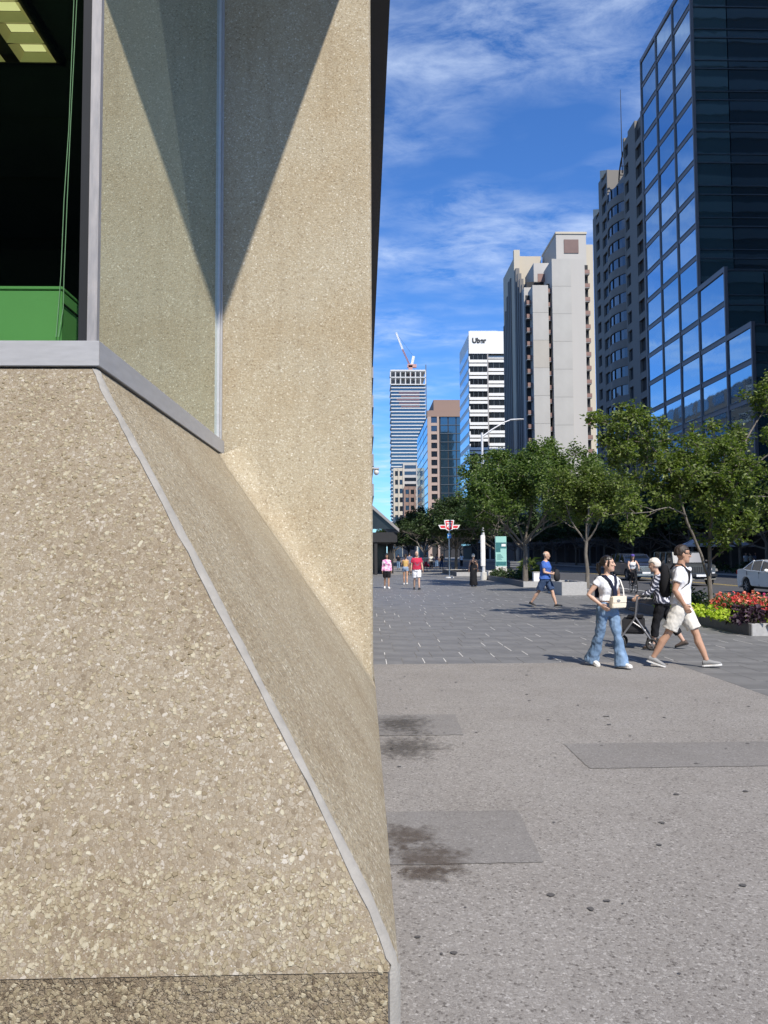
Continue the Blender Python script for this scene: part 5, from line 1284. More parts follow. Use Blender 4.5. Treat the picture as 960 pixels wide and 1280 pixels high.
for sg in (1, -1):
    m = MB(); m.tube([(sg * .10, .0, .40), (sg * .115, -.05, .475), (sg * .125, -.15, .47), (sg * .135, -.262, .36), (sg * .14, -.25, .22), (sg * .155, -.14, .12), (sg * .13, .02, .06)], [.03, .03, .03, .03, .022, .014, .014], n=8, flat=.35, ref=(1, 0, 0)); m.build('shoulder_strap', 'black_cloth', bp_, smooth=True)
# ---- older woman with a walking frame
er = rad(-112); el = gp(829, 811)
person('older person with white hair in striped blouse and black trousers pushing a walking frame', el, er, 1.58, 'f', legs=((16, 8, 0), (-20, 12, -18)), arms=((26, 8, 62, 2), (26, 8, 62, 2)), lean=9, head=(0, 4), skin='skin_light',
       top=('long', 'striped_blouse', .88), bottom=('pants', 'black_cloth', .16), hair=('bob', 'hair_grey'), shoes=('sandal', 'rubber'), vox=.012, fat=1.12)
pmat('frame_grey', (0.20, 0.20, 0.21), .45, metal=.5)
wf = thing('walking_frame', 'black four wheeled walking frame with seat and handles', 'walking frame', local(el, er, .9, (0.05, -.46, 0)), None, er)
for sg in (1, -1):
    m = MB(); m.tube([(sg * .26, .10, .92), (sg * .26, .02, .90), (sg * .26, -.02, .55), (sg * .26, -.26, .20)], .018, n=8); m.tube([(sg * .26, -.02, .55), (sg * .26, .22, .18)], .018, n=8); m.tube([(sg * .26, -.06, .47), (sg * .26, .14, .33)], .013, n=6); m.build('side_frame', 'frame_grey', wf, smooth=True)
    m = MB(); m.tube([(sg * .26, .17, .925), (sg * .26, .06, .915)], .019, n=8, round_ends=True); m.build('handle', 'rubber', wf, smooth=True)
    for y in (-.28, .24):
        wh = MB(); wh.torus((sg * .26, y, .10), (1, 0, 0), .082, .024, 20, 8); wo = wh.build('wheel', 'rubber', wf, smooth=True)
        wh = MB(); wh.disc((sg * .26, y, .10), (1, 0, 0), .022, .03, 12)
        for k in range(5): wh.tube([(sg * .26, y, .10), (sg * .26, y + .075 * math.cos(k * 1.257), .10 + .075 * math.sin(k * 1.257))], .009, n=5)
        wh.build('rim', 'frame_grey', wo)
        m = MB(); m.tube([(sg * .26, y, .10), (sg * .235, y, .13), (sg * .26, y + (.02 if y < 0 else -.02), .22)], .012, n=6); m.build('fork', 'charcoal', wf)
m = MB(); m.box(-.22, .22, -.16, .10, .53, .565); m.build('seat', 'black_cloth', wf, bevel=.01)
m = MB(); m.loft([[(w_, -.24, z), (w_, .12, z), (-w_, .12, z), (-w_, -.24, z)] for w_, z in ((.20, .26), (.235, .32), (.235, .515))]); m.build('basket', 'charcoal', wf, bevel=.015)
m = MB(); m.tube([(-.26, -.012, .66), (-.2, -.12, .68), (.2, -.12, .68), (.26, -.012, .66)], .014, n=8); m.build('back_strap', 'charcoal', wf, smooth=True)
m = MB(); m.tube([(-.26, -.2, .285), (.26, -.2, .285)], .012); m.build('cross_bar', 'charcoal', wf, smooth=True)
# ---- man in blue polo
br_ = rad(58); bl = gp(682, 759)
person('man in cobalt polo and dark denim shorts carrying a black bag', bl, br_, 1.76, 'm', legs=((26, 10, 8), (-24, 12, -18)), arms=((6, 8, 82, -30), (6, 8, 78, -30)), lean=3, head=(6, 2), skin='skin_light',
       top=('tee', 'cobalt', .90), bottom=('shorts', 'denim_dark'), hair=('bald', 'hair_grey'), shoes=('shoe_black', 'shoe_grey'), vox=.013, fat=1.15, group=None)
sp_ = thing('shoulder_pouch', 'black soft bag held by the man in the cobalt polo', 'bag', local(bl, br_, 1.0, (.05, -.36, .80)), None, br_)
m = MB(); m.loft([[(w_ * math.cos(6.283 * j / 14), d_ * math.sin(6.283 * j / 14), z) for j in range(14)] for w_, d_, z in ((.08, .05, 0), (.16, .08, .06), (.17, .085, .2), (.12, .06, .32), (.05, .03, .36))]); m.build('pouch', 'charcoal', sp_, smooth=True)
m = MB(); m.tube([(-.1, 0, .28), (-.12, .05, .38), (0, .06, .42), (.12, .05, .38), (.1, 0, .28)], .012, n=6); m.build('handle', 'black_cloth', sp_, smooth=True)
# ---- people further along the plaza
fv = dict(vox=.017, face=True)
person('woman in pink and white tie dye shirt and black shorts', gp(483.5, 735.5), rad(4), 1.70, 'f', legs=((8, 4, 0), (-8, 10, -5)), arms=((4, 9, 12, 4), (-4, 9, 8, 4)), head=(-8, 14), skin='skin_mid', top=('long', 'pink_tiedye', .86), bottom=('shorts', 'black_cloth'), hair=('long', 'hair_dark'), shoes=('shoe_white', 'shoe_white'), fat=1.12, **fv)
person('woman in mustard tank top and denim shorts walking away', gp(507, 730.8), rad(176), 1.66, 'f', legs=((9, 4, 0), (-9, 8, -8)), arms=((18, 14, 90, 0), (2, 8, 14, 4)), skin='skin_tan', top=('tank', 'mustard', .98), bottom=('mini', 'denim_pale'), hair=('pony', 'hair_brown'), shoes=('shoe_white', 'shoe_white'), **fv)
def ex_print(q, J, A, U, hp, s):
    m = MB()
    for z, w_ in ((1.27, .085), (1.23, .11), (1.19, .10), (1.15, .085), (1.11, .06)): m.box(-w_, w_, -.152, -.146, z - .012, z + .012)
    m.xf(Matrix.Translation(Vector((0, -.014, .01)))).build('chest_print', 'greyblue', q)
person('man in crimson printed tee and white shorts', gp(521, 737), rad(6), 1.78, 'm', legs=((12, 6, 5), (-8, 12, -8)), arms=((6, 12, 16, 6), (-4, 12, 8, 6)), head=(14, 0), skin='skin_light', top=('tee', 'crimson', .90), bottom=('shorts', 'cotton_white'), hair=('bald', 'hair_grey'), shoes=('shoe_black', 'shoe_black'), fat=1.15, extras=ex_print, **fv)
person('woman with grey hair in a long black sleeveless dress', gp(592, 733), rad(168), 1.66, 'f', legs=((6, 4, 0), (-6, 6, 0)), arms=((-4, 12, 6, 6), (4, 12, 20, 2)), skin='skin_tan', bottom=('dress', 'black_cloth'), hair=('bob', 'hair_grey'), shoes=('shoe_black', 'shoe_black'), **fv)
person('woman in a pale top and dark red skirt beside the pavilion trees', gp(532, 714), rad(40), 1.66, 'f', legs=((10, 4, 0), (-8, 8, -6)), arms=((4, 8, 20, 0), (0, 8, 10, 0)), skin='skin_light', top=('tee', 'cotton_offwhite', .95), bottom=('skirt', 'crimson'), hair=('long', 'hair_brown'), shoes=('shoe_black', 'shoe_black'), **fv)
rbg = thing('hand_bag', 'small red hand bag carried by the woman in the dark red skirt', 'bag', local(gp(532, 714), rad(40), .95, (.22, -.08, .42)), None, rad(40))
m = MB(); m.loft([[(-.06, -.16, z), (.06, -.16, z), (.06, .16, z), (-.06, .16, z)] for z in (0, .24)]); m.build('pouch', 'crimson', rbg, bevel=.02)
m = MB(); m.tube([(0, -.1, .22), (0, -.06, .36), (0, .06, .36), (0, .1, .22)], .014); m.build('handle', 'crimson', rbg)
person('man in a grey blue shirt behind the woman in mustard', gp(512, 719), rad(182), 1.78, 'm', legs=((8, 4, 0), (-10, 8, -8)), skin='skin_mid', top=('tee', 'greyblue', .9), bottom=('pants', 'charcoal'), hair=('short', 'hair_dark'), shoes=('shoe_black', 'shoe_black'), **fv)
tops = ['cotton_white', 'greyblue', 'charcoal', 'crimson', 'cotton_offwhite', 'navy']; words = ['white', 'grey blue', 'charcoal', 'crimson', 'off white', 'navy']
for i, (px, py, ro, k, bt_) in enumerate(((539, 711.5, 10, 4, 'charcoal'), (546, 709.5, 190, 5, 'denim'), (552, 711, 30, 2, 'denim_dark'), (577, 709, 170, 0, 'black_cloth'), (498, 712, 185, 2, 'denim'), (488, 710, 0, 0, 'denim_dark'))):
    w_ = ['beyond the transit sign', 'under the dark trees', 'beside the far kerbed bed', 'behind the far kerbed bed', 'near the pavilion posts', 'before the pavilion'][i]
    person('distant pedestrian in %s top %s' % (words[k], w_), gp(px, py), rad(ro), 1.68 + .02 * (i % 4), 'mf'[i % 2], legs=((10, 5, 0), (-10, 8, -6)), skin='skin_tan', top=('tee', tops[k], .9), bottom=('pants', bt_), hair=('short', 'hair_dark') if i % 2 == 0 else ('long', 'hair_brown'), shoes=('shoe_black', 'shoe_black'), vox=.02, face=False)
# ---- cyclist
cl = G(792, 741.5, -.13); crz = rad(-8); cyl = (cl.x, cl.y, -.124)
bk = thing('bicycle', 'black city bicycle ridden along the kerb lane', 'bicycle', cyl, None, crz)
for y in (-.52, .52):
    m = MB(); m.torus((0, y, .34), (1, 0, 0), .315, .022, 28, 8); wo = m.build('wheel', 'rubber', bk, smooth=True)
    m = MB(); m.torus((0, y, .34), (1, 0, 0), .292, .01, 28, 6); m.disc((0, y, .34), (1, 0, 0), .025, .08, 10)
    for k in range(12): m.tube([(0, y, .34), (0, y + .29 * math.cos(k * .5236), .34 + .29 * math.sin(k * .5236))], .002, n=4)
    m.build('rim', 'frame_grey', wo)
m = MB(); m.tube([(0, .52, .34), (0, .10, .32), (0, .2, .84)], .016); m.tube([(0, .10, .32), (0, -.36, .80)], .018); m.tube([(0, .18, .76), (0, -.35, .86)], .016); m.tube([(0, .52, .34), (0, .19, .78)], .012); m.tube([(0, -.34, .92), (0, -.40, .68), (0, -.52, .34)], .017); m.build('frame', 'charcoal', bk, smooth=True)
m = MB(); m.tube([(-.3, -.26, 1.02), (-.22, -.34, 1.04), (0, -.36, 1.0), (.22, -.34, 1.04), (.3, -.26, 1.02)], .013); m.tube([(0, -.34, .9), (0, -.36, 1.0)], .014); m.build('handlebar', 'charcoal', bk, smooth=True)
m = MB(); m.loft([[(w_ * math.cos(6.283 * j / 12), y, .93 + h_ * math.sin(6.283 * j / 12)) for j in range(12)] for w_, h_, y in ((.02, .02, .0), (.04, .03, .08), (.09, .03, .22), (.08, .025, .3))]); m.tube([(0, .19, .78), (0, .2, .92)], .014); m.build('saddle', 'black_cloth', bk, smooth=True)
m = MB(); m.tube([(-.09, .10, .32), (.09, .10, .32)], .012); m.tube([(.09, .10, .32), (.09, -.03, .22)], .012); m.tube([(-.09, .10, .32), (-.09, .23, .42)], .012); m.box(.09, .19, -.07, .03, .2, .225); m.box(-.19, -.09, .19, .28, .41, .435); m.build('crank', 'frame_grey', bk)
pmat('cap_purple', (0.09, 0.06, 0.30), .8)
def ex_cap(q, J, A, U, hp, s):
    m = MB(); c = hp(0, .005, .055); m.ell(c, (.086, .108, .078), 16, 10); m.tube([hp(0, -.08, .045), hp(0, -.155, .035)], [.065, .05], n=10, flat=.12, ref=(1, 0, 0)); m.build('cap', 'cap_purple', q, smooth=True)
rider = person('cyclist in a white tank top and purple cap riding the bicycle', (0, 0, 0), crz, 1.68, 'f', legs=((52, 62, 0), (78, 88, 0)), arms=((52, 14, 46, -4), (52, 14, 46, -4)), lean=14, head=(0, -10), skin='skin_light', top=('tank', 'cotton_white', .96), bottom=('pants', 'black_cloth', .08), hair=('long', 'hair_dark'), shoes=('shoe_black', 'shoe_black'), vox=.016, extras=ex_cap)
rl = Vector(cyl) + Matrix.Rotation(crz, 3, 'Z') @ Vector((0, .20, .25)); rider.location = rl
# ================================================================== vehicles
def paint(nm, c, metal=.0, rough=.28): pmat(nm, c, rough, metal=metal, var=.02, coat=.6)
paint('paint_white', (0.80, 0.80, 0.77)); paint('paint_silver', (0.062, 0.066, 0.062), .3, .4); paint('paint_navy', (0.035, 0.042, 0.062), .4)
mirror_glass('car_glass', (0.7, 0.75, 0.8), refl=.16, base=(0.008, 0.009, 0.010), wav=0)
pmat('tyre', (0.018, 0.018, 0.018), .85); pmat('alloy', (0.38, 0.38, 0.39), .35, metal=.8); pmat('chrome', (0.7, 0.7, 0.7), .12, metal=1); pmat('lamp_clear', (0.75, 0.76, 0.78), .08); pmat('lamp_red', (0.35, 0.015, 0.015), .15); pmat('plate_white', (0.7, 0.72, 0.75), .5); pmat('black_trim', (0.015, 0.015, 0.016), .5)
def car(name, label, loc, rotz, prm, mat):
    """local: front towards -Y, x across; side outline with wheel arches, cabin tapering inwards"""
    t = thing(name, label, 'car', loc, None, rotz); L, Wd, wr = prm['L'], prm['W'] / 2, prm['wr']; fa, ra = prm['axles']
    def arch(yc, r, z0, n=9): return [(yc + r * math.cos(math.pi * i / n), z0 + r * math.sin(math.pi * i / n)) for i in range(n + 1)]
    z0 = prm['clear']; low = [p for p in prm['outline']]
    ar = wr * 1.16
    outline = [(L / 2 - .05, z0)] + [(p[0], max(p[1], z0)) for p in arch(ra, ar, wr)] + [(p[0], max(p[1], z0)) for p in arch(fa, ar, wr)] + [(-L / 2 + .05, z0)] + low
    def shp(x, y, z):
        k = 1 - .10 * max(0, (abs(y) - L * .36) / (L * .14)) ** 2 - (.04 * max(0, .45 - z) / .3) - prm.get('tum', .03) * max(0, z - .7)
        return (x * k, y, z)
    m = MB(); n = len(outline)
    xs = [-Wd, -Wd * .9, 0, Wd * .9, Wd]
    m.prism(outline, -Wd, Wd, shp); body = m.build('body', mat, t, bevel=.03, smooth=True)
    cab = prm['cabin']; zb, zr = cab[0][1], max(p[1] for p in cab); tw = prm.get('cabw', .92); tr = prm.get('roofw', .76)
    def cs(x, y, z): 
        k = lerp(tw, tr, (z - zb) / (zr - zb)); return (x * k, y, z)
    m = MB(); m.prism(cab, -Wd, Wd, cs); m.build('glasshouse', 'car_glass', t, bevel=.02, smooth=True)
    m = MB(); rf = prm['roof']; m.prism([(y, z + .012) for y, z in rf] + [(y, z - .05) for y, z in reversed(rf)], -Wd * 1.012, Wd * 1.012, cs); m.build('roof', prm.get('roofmat', mat), t, bevel=.02, smooth=True)
    for (ya, za, yb, zb_) in prm['pillars']:
        for sg in (1, -1):
            a = Vector(cs(sg * Wd * 1.01, ya, za)); b = Vector(cs(sg * Wd * 1.01, yb, zb_)); m = MB(); m.tube([a, b], prm.get('pil', .04), n=6); m.build('pillar', mat, t, smooth=True)
    for sg in (1, -1):
        for yc in (fa, ra):
            m = MB(); x = sg * (Wd - .11); R = wr
            m.loft([[(x + dx, yc + rr * math.cos(6.283 * j / 24), wr + rr * math.sin(6.283 * j / 24)) for j in range(24)] for dx, rr in ((-.1, R * .7), (-.1, R * .95), (-.07, R), (.07, R), (.1, R * .95), (.1, R * .68))]); wo = m.build('wheel', 'tyre', t, smooth=True)
            m = MB(); m.disc((x + sg * .085, yc, wr), (1, 0, 0), R * .68, .02, 20, hole=R * .56); m.disc((x + sg * .08, yc, wr), (1, 0, 0), R * .16, .04, 12)
            for k in range(7):
                a = k * .8976; m.tube([(x + sg * .085, yc, wr), (x + sg * .085, yc + R * .6 * math.cos(a), wr + R * .6 * math.sin(a))], [.03, .022], n=5)
            m.build('rim', 'alloy', wo)
        m = MB(); m.ell((sg * (Wd + .09), prm['mir'][0], prm['mir'][1]), (.10, .06, .075), 10, 8); m.tube([(sg * Wd * .9, prm['mir'][0], prm['mir'][1] - .03), (sg * (Wd + .06), prm['mir'][0], prm['mir'][1])], .025, n=6); m.build('mirror', prm.get('mirmat', mat), t, smooth=True)
    m = MB(); m.box(-Wd * .8, Wd * .8, fa - ar, ra + ar, z0 + .02, prm['well']); m.build('underbody', 'black_trim', t)
    return t
# small box car outlines: (y, z) from the nose over the bonnet and belt line to the tail, front at -y
sed = dict(L=4.75, W=1.83, wr=.33, clear=.20, axles=(-1.43, 1.38), well=.6, outline=[(-2.36, .40), (-2.34, .58), (-2.15, .72), (-1.1, .92), (-.2, .98), (1.2, 1.02), (1.75, 1.06), (2.28, 1.03), (2.36, .90), (2.37, .55)],
           cabin=[(-1.02, .90), (-.15, 1.40), (.35, 1.46), (.95, 1.43), (1.80, 1.02), (1.5, .9)], roof=[(-.2, 1.385), (.35, 1.455), (.98, 1.42)], pillars=[(-.98, .95, -.18, 1.40), (.25, 1.0, .22, 1.44), (1.05, 1.02, .98, 1.42), (1.76, 1.05, .98, 1.43)], mir=(-.55, 1.02), tum=.03, pil=.024)
wp = G(934, 741.5, -.13)
wc = car('sedan_car', 'white saloon car driving past the flower bed', (0, 0, -.125), 0, sed, 'paint_white')
wc.location = (wp.x + .915 - .05, wp.y - 1.38, -.125)
for sg in (1, -1):
    m = MB(); m.box(sg * .62, sg * .86, 2.28, 2.345, .80, .98); m.build('tail_light', 'lamp_red', wc, bevel=.015)
    for y in (-.25, .75): m = MB(); m.box(sg * .905, sg * .925, y + .3, y + .48, .84, .87); m.build('door_handle', 'paint_white', wc, bevel=.005)
    m = MB(); m.box(sg * .6, sg * .86, -2.34, -2.24, .60, .72); m.build('headlight', 'lamp_clear', wc, bevel=.015)
    for ys in (-.95, .25, 1.28): m = MB(); m.box(sg * .893, sg * .9165, ys, ys + .012, .34, .96); m.build('door_seam', 'black_trim', wc)
m = MB(); m.box(-.3, .3, 2.36, 2.385, .66, .80); m.build('number_plate', 'plate_white', wc)
m = MB(); m.box(-.5, .5, -2.37, -2.33, .40, .56); m.build('grille', 'black_trim', wc)
# boxy four wheel drive
jeep = dict(L=4.5, W=1.86, wr=.40, clear=.34, axles=(-1.40, 1.42), well=.8, outline=[(-2.05, .58), (-2.06, 1.06), (-1.98, 1.14), (-.75, 1.20), (1.5, 1.20), (2.15, 1.18), (2.18, .6)],
            cabin=[(-.78, 1.19), (-.50, 1.80), (2.05, 1.82), (2.12, 1.19)], roof=[(-.52, 1.80), (.4, 1.84), (2.06, 1.83)], pillars=[(-.76, 1.2, -.5, 1.8), (.35, 1.2, .35, 1.82), (1.15, 1.2, 1.15, 1.82), (2.1, 1.2, 2.04, 1.82)], mir=(-.62, 1.32), tum=.02, cabw=.90, roofw=.84, pil=.06, mirmat='black_trim')
jp = G(852, 733, -.13)
jc = car('four_wheel_drive', 'boxy grey four wheel drive with slotted grille facing the walkers', (jp.x + .95, jp.y + 2.0, -.125), 0, jeep, 'paint_silver')
m = MB(); m.box(-.66, .66, -2.085, -2.05, .70, 1.08); m.build('grille_panel', 'paint_silver', jc, bevel=.01)
for i in range(7): m = MB(); m.box(-.36 + i * .12 - .03, -.36 + i * .12 + .03, -2.10, -2.08, .74, 1.03); m.build('grille_slot', 'black_trim', jc)
for sg in (1, -1):
    m = MB(); m.disc((sg * .54, -2.10, .92), (0, 1, 0), .115, .05, 20); hl = m.build('headlight', 'lamp_clear', jc, smooth=True)
    m = MB(); m.torus((sg * .54, -2.11, .92), (0, 1, 0), .12, .015, 20, 6); m.build('bezel', 'black_trim', hl)
    m = MB(); m.prism([(-2.02, .80), (-1.95, .93), (-1.1, .96), (-.85, .74), (-.93, .74), (-1.15, .90), (-1.9, .88)], sg * .80, sg * 1.02); m.build('front_wing', 'black_trim', jc)
    m = MB(); m.prism([(.80, .72), (1.0, .94), (1.85, .94), (2.05, .72), (1.97, .72), (1.8, .88), (1.05, .88)], sg * .86, sg * 1.02); m.build('rear_wing', 'black_trim', jc)
    m = MB(); m.box(sg * .62, sg * .76, -2.2, -2.15, .68, .74); m.build('fog_light', 'lamp_clear', jc)
m = MB(); m.box(-.88, .88, -2.28, -2.08, .50, .66); m.build('front_bumper', 'black_trim', jc, bevel=.03)
m = MB(); m.box(-.26, .26, -2.30, -2.283, .51, .63); m.build('number_plate', 'plate_white', jc)
m = MB(); m.box(-.70, .70, -.98, -.84, 1.2, 1.25); m.build('wiper_cowl', 'black_trim', jc)
# dark sport utility behind it
suv = dict(L=4.8, W=1.92, wr=.37, clear=.26, axles=(-1.42, 1.45), well=.7, outline=[(-2.34, .45), (-2.36, .95), (-2.2, 1.06), (-1.05, 1.14), (1.8, 1.18), (2.35, 1.15), (2.39, .6)],
           cabin=[(-1.08, 1.12), (-.35, 1.68), (.5, 1.76), (2.0, 1.72), (2.3, 1.14)], roof=[(-.36, 1.68), (.5, 1.755), (2.0, 1.71)], pillars=[(-1.05, 1.14, -.36, 1.68), (.15, 1.15, .15, 1.74), (1.2, 1.16, 1.15, 1.74), (2.25, 1.2, 2.0, 1.71)], mir=(-.7, 1.22), tum=.03)
sp2 = G(789, 726.5, -.13)
sc_ = car('sport_utility_car', 'dark navy sport utility car behind the grey four wheel drive', (sp2.x + .98, sp2.y + 2.35, -.125), 0, suv, 'paint_navy')
m = MB(); m.box(-.62, .62, -2.385, -2.355, .62, .94); gr = m.build('grille', 'chrome', sc_, bevel=.01)
for i in range(4): m = MB(); m.box(-.56, .56, -2.40, -2.387, .655 + i * .07, .69 + i * .07); m.build('grille_bar', 'black_trim', gr)
for sg in (1, -1): m = MB(); m.box(sg * .66, sg * .90, -2.37, -2.2, .82, .98); m.build('headlight', 'lamp_clear', sc_, bevel=.02)
m = MB(); m.box(-.26, .26, -2.40, -2.37, .46, .58); m.build('number_plate', 'plate_white', sc_)
m = MB(); m.box(-.9, .9, -2.42, -2.3, .34, .45); m.build('front_bumper', 'chrome', sc_, bevel=.03)
# ================================================================== street furniture
# transit sign
pmat('sign_red', (0.62, 0.035, 0.05), .4); pmat('sign_white', (0.78, 0.77, 0.75), .4); pmat('sign_blue', (0.05, 0.22, 0.52), .4); pmat('steel', (0.55, 0.55, 0.53), .35, metal=.6)
tp = G(562, 722.5); TYs = tp.y; ts = thing('transit_sign', 'red and white winged transit emblem on a steel pole', 'sign', tp, world=True)
m = MB(); m.tube([(tp.x, TYs, 0), (tp.x, TYs, Z(662, TYs, 562))], .045, n=12); m.build('pole', 'steel', ts, smooth=True)
m = MB(); m.disc((tp.x, TYs, .04), (0, 0, 1), .30, .08, 20); m.build('base_plate', 'sign_white', ts, bevel=.01)
zt, zb2 = Z(650, TYs, 562), Z(664, TYs, 562); hh = zt - zb2; ww = (X(575.5, TYs, 655) - X(548.5, TYs, 655)) / 2
def flat(poly, y, th, nm, mat, par=ts):
    m = MB(); a = [(tp.x + x * ww, y, zb2 + z * hh) for x, z in poly]; b = [(p[0], y + th, p[2]) for p in a]; n = len(a)
    m.add(a + b, [tuple(range(n)), tuple(range(2 * n - 1, n - 1, -1))] + [(i, i + n, (i + 1) % n + n, (i + 1) % n) for i in range(n)]); return m.build(nm, mat, par)
wing = lambda s, e: [(s * (.36 - e * .0), .56 - e), (s * (1 - e * 1.5), .56 - e), (s * (.80 - e), .20 + e), (s * (.32 - e * .3), .20 + e)]
for s in (1, -1):
    pw = wing(s, 0); pw = pw if s > 0 else pw[::-1]; a = flat(pw, TYs - .06, .10, 'wing', 'sign_white')
    pr = [(s * .37, .49), (s * .86, .49), (s * .75, .28), (s * .35, .28)]; pr = pr if s > 0 else pr[::-1]; flat(pr, TYs - .066, .004, 'wing_fill', 'sign_red', a)
sh = flat([(-.42, 1.0), (.42, 1.0), (.46, .93), (.30, .14), (.0, .0), (-.30, .14), (-.46, .93)], TYs - .08, .14, 'shield', 'sign_white')
flat([(-.36, .92), (.36, .92), (.25, .2), (0, .08), (-.25, .2)], TYs - .086, .004, 'shield_fill', 'sign_red', sh)
flat([(-.24, .80), (.24, .80), (.24, .70), (.05, .70), (.05, .26), (-.05, .26), (-.05, .70), (-.24, .70)], TYs - .092, .004, 'shield_letter', 'sign_white', sh)
flat([(-.20, .58), (.20, .58), (.20, .36), (.10, .36), (.10, .48), (-.10, .48), (-.10, .36), (-.20, .36)], TYs - .0925, .004, 'shield_letter', 'sign_white', sh)
z1 = Z(670, TYs, 562); m = MB(); m.box(tp.x - .13, tp.x + .13, TYs - .07, TYs - .05, z1 - .16, z1 + .16); m.build('blue_plate', 'sign_blue', ts)
m = MB(); m.box(tp.x - .08, tp.x + .08, TYs - .075, TYs - .071, z1 + .0, z1 + .06); m.build('plate_text', 'sign_white', ts)
# information pillar
pmat('pillar_mint', (0.30, 0.56, 0.50), .4, var=.05); pmat('pillar_teal', (0.035, 0.15, 0.16), .4, var=.2, scale=8); pmat('pillar_stone', (0.55, 0.54, 0.51), .6)
ip = G(626.5, 723); PYi = ip.y; it = thing('information_pillar', 'mint and teal wayfinding pillar with maps on a stone base', 'information pillar', ip, world=True)
x0, x1 = X(619.5, PYi, 700), X(633.5, PYi, 700); zz = lambda py: Z(py, PYi, 626)
m = MB(); m.box(x0, x1, PYi, PYi + .3, -.01, zz(708)); m.build('base', 'pillar_stone', it, bevel=.01)
m = MB(); m.box(x0 + .01, x1 - .01, PYi + .02, PYi + .28, zz(708), zz(670.5)); m.build('body', 'pillar_mint', it, bevel=.01)
for a, b, c, d in ((x0 + .03, x1 - .03, 678, 685.5), (x0 + .03, lerp(x0, x1, .45), 685.5, 690), (x0 + .03, x1 - .03, 702, 707)):
    m = MB(); m.box(a, b, PYi + .012, PYi + .02, zz(d), zz(c)); m.build('map_panel', 'pillar_teal', it)
for i in range(6):
    m = MB(); m.box(x0 + .1, lerp(x0, x1, .5 + .07 * (i % 4)), PYi + .014, PYi + .02, zz(693.5 + i * 1.25), zz(693 + i * 1.25)); m.build('text_line', 'pillar_teal', it)
m = MB(); m.box(lerp(x0, x1, .55), x1 - .06, PYi + .009, PYi + .012, zz(683), zz(680)); m.build('map_symbol', 'sign_white', it)
# concrete block beside it, white box on the bed
cb = G(613, 724.5); blk = thing('concrete_block', 'plain pale concrete block beside the wayfinding pillar', 'concrete block', cb, world=True)
m = MB(); m.box(X(607.5, cb.y), X(619, cb.y), cb.y, cb.y + .7, -.01, Z(714, cb.y)); m.build('block', 'pillar_stone', blk, bevel=.03)
m = MB(); m.box(X(608.5, cb.y), X(618, cb.y), cb.y + .1, cb.y + .6, Z(714, cb.y), Z(714, cb.y) + .02); m.build('lid', 'granite_box', blk)
wb = thing('white_cabinet', 'small white utility cabinet standing in the kerbed bed', 'cabinet', (X(667, 38.6, 720), 38.6, .22), world=True)
m = MB(); m.box(X(663, 38.6), X(671, 38.6), 38.5, 38.8, .2, Z(716, 38.6)); m.build('housing', 'sign_white', wb, bevel=.01); m = MB(); m.box(X(662.6, 38.6), X(671.4, 38.6), 38.47, 38.83, Z(716, 38.6), Z(716, 38.6) + .03); m.build('cap', 'pillar_stone', wb)
# low bench behind the bed
bn = thing('park_bench', 'grey bench between the wayfinding pillar and the broad tree', 'bench', (X(642, 47), 47, 0), world=True)
bx0, bx1 = X(636, 47), X(651, 47)
for i in range(4): slab('seat_slat', bx0, bx1, 46.75 + i * .14, 46.87 + i * .14, .69, .73, 'frame_grey', bn)
for i in range(3): slab('back_slat', bx0, bx1, 47.32, 47.36, .82 + i * .13, .92 + i * .13, 'frame_grey', bn)
for x in (bx0 + .06, bx1 - .06): slab('leg', x - .03, x + .03, 46.76, 47.34, .2, .688, 'charcoal', bn); slab('back_post', x - .03, x + .03, 47.362, 47.40, .2, 1.2, 'charcoal', bn)
# street lamp
LY = 49.0; lp = thing('street_lamp', 'tall white street lamp with a curved arm over the road', 'street lamp', (X(603, LY, 650), LY, 0), world=True)
lx_ = X(603, LY, 580); m = MB(); m.tube([(lx_, LY, 0), (lx_, LY, Z(541, LY, 603))], [.11, .075], n=12); m.build('pole', 'metal_white', lp, smooth=True)
pts = [W(604, 545, LY), W(615, 537, LY), W(630, 528, LY), W(638, 525, LY)]; m = MB(); m.tube([(p.x, LY, p.z) for p in pts], [.06, .05, .045, .04], n=10); m.build('arm', 'metal_white', lp, smooth=True)
a, b = W(637, 525, LY), W(655, 524, LY); m = MB(); m.loft([[(lerp(a.x, b.x, t), LY + w_ * math.cos(6.283 * j / 10), lerp(a.z, b.z, t) + h_ * math.sin(6.283 * j / 10)) for j in range(10)] for t, w_, h_ in ((0, .05, .05), (.15, .12, .06), (.6, .15, .055), (.95, .1, .04), (1, .03, .02))]); m.build('lamp_head', 'metal_white', lp, smooth=True)
m = MB(); m.tube([(lx_, LY, 0), (lx_, LY, .5)], [.22, .20], n=12); m.build('base_cover', 'pillar_stone', lp, smooth=True)
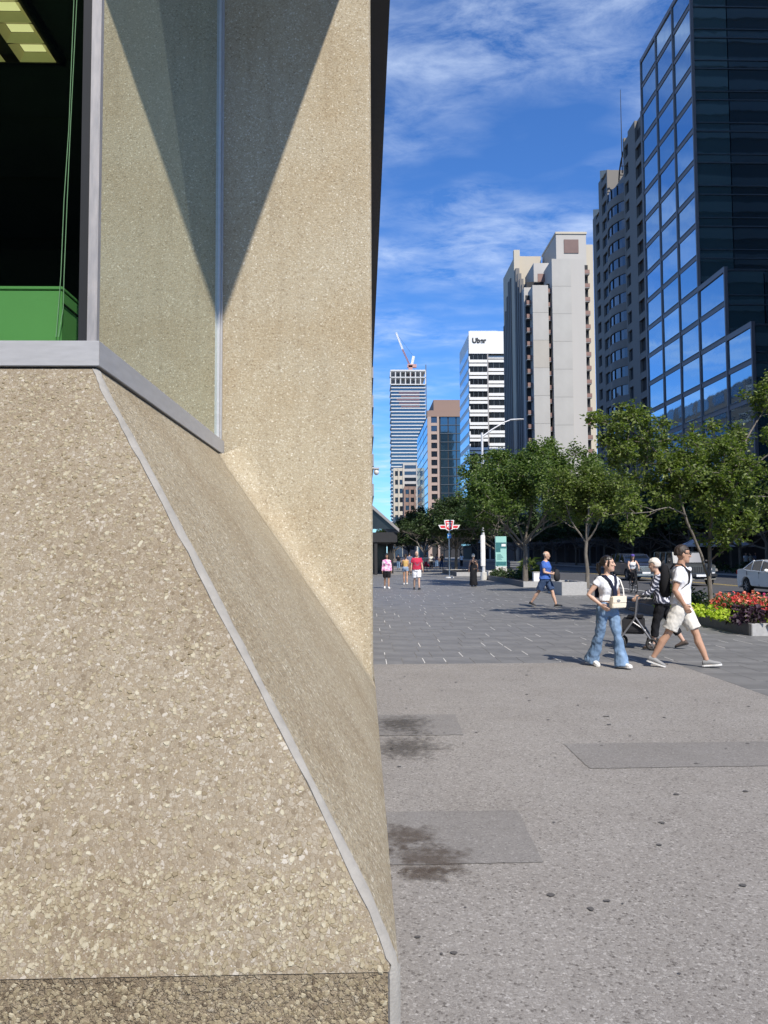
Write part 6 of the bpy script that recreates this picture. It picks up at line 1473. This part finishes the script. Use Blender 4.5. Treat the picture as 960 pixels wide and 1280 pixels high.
m = MB(); m.box(lx_ - .18, lx_ + .10, LY - .12, LY + .12, Z(708, LY, 603), Z(669, LY, 603)); m.build('pole_wrap', 'sign_white', lp, bevel=.03)
# cafe parasols on the far pavement
pmat('canvas', (0.66, 0.68, 0.74), .9)
for i, px in enumerate((868, 893, 925)):
    Yp = 66.0; c = Vector((X(px, Yp, 680), Yp, 0)); par = thing('cafe_parasol', ['white cafe parasol beside the grey four wheel drive', 'white cafe parasol between the trunk of the flower bed tree and a lamp post', 'white cafe parasol above the white saloon car'][i], 'parasol', c, 'cafe parasols')
    zt, ze = Z(672.5, Yp, px), Z(681, Yp, px); R = (X(px + 16, Yp) - X(px - 16, Yp)) / 2
    m = MB(); n = 8; ring = [(R * math.cos(6.283 * (j + .5) / n), R * math.sin(6.283 * (j + .5) / n), ze) for j in range(n)]; ring2 = [(x * .5, y * .5, lerp(ze, zt, .42)) for x, y, z in ring]; drop = [(x * 1.005, y * 1.005, ze - .16) for x, y, z in ring]
    m.v = [(0, 0, zt)] + ring2 + ring + drop; m.f = [(0, 1 + j, 1 + (j + 1) % n) for j in range(n)] + [(1 + j, 9 + j, 9 + (j + 1) % n, 1 + (j + 1) % n) for j in range(n)] + [(9 + j, 17 + j, 17 + (j + 1) % n, 9 + (j + 1) % n) for j in range(n)]
    m.build('canopy', 'canvas', par, recalc=False); m = MB(); m.tube([(0, 0, 0), (0, 0, zt + .1)], .03, n=8); m.build('pole', 'charcoal', par)
    for j in range(n): m = MB(); m.tube([(0, 0, lerp(ze, zt, .95)), (ring[j][0], ring[j][1], ze - .01)], .012, n=4); m.build('rib', 'charcoal', par)
for i, (px, k) in enumerate(((932, 0), (942, 4), (952, 1))):
    person('cafe guest in %s top under the far trees' % words[k], (X(px, 68, 700), 68 + i * .5, 0), rad((20, 200, 320)[i]), 1.7, 'mf'[i % 2], top=('tee', tops[k], .9), bottom=('pants', 'charcoal'), hair=('short', 'hair_dark'), shoes=('shoe_black', 'shoe_black'), vox=.022, face=False)
finish_soft()
for o in bpy.data.objects:
    if '_w' in o: del o['_w']
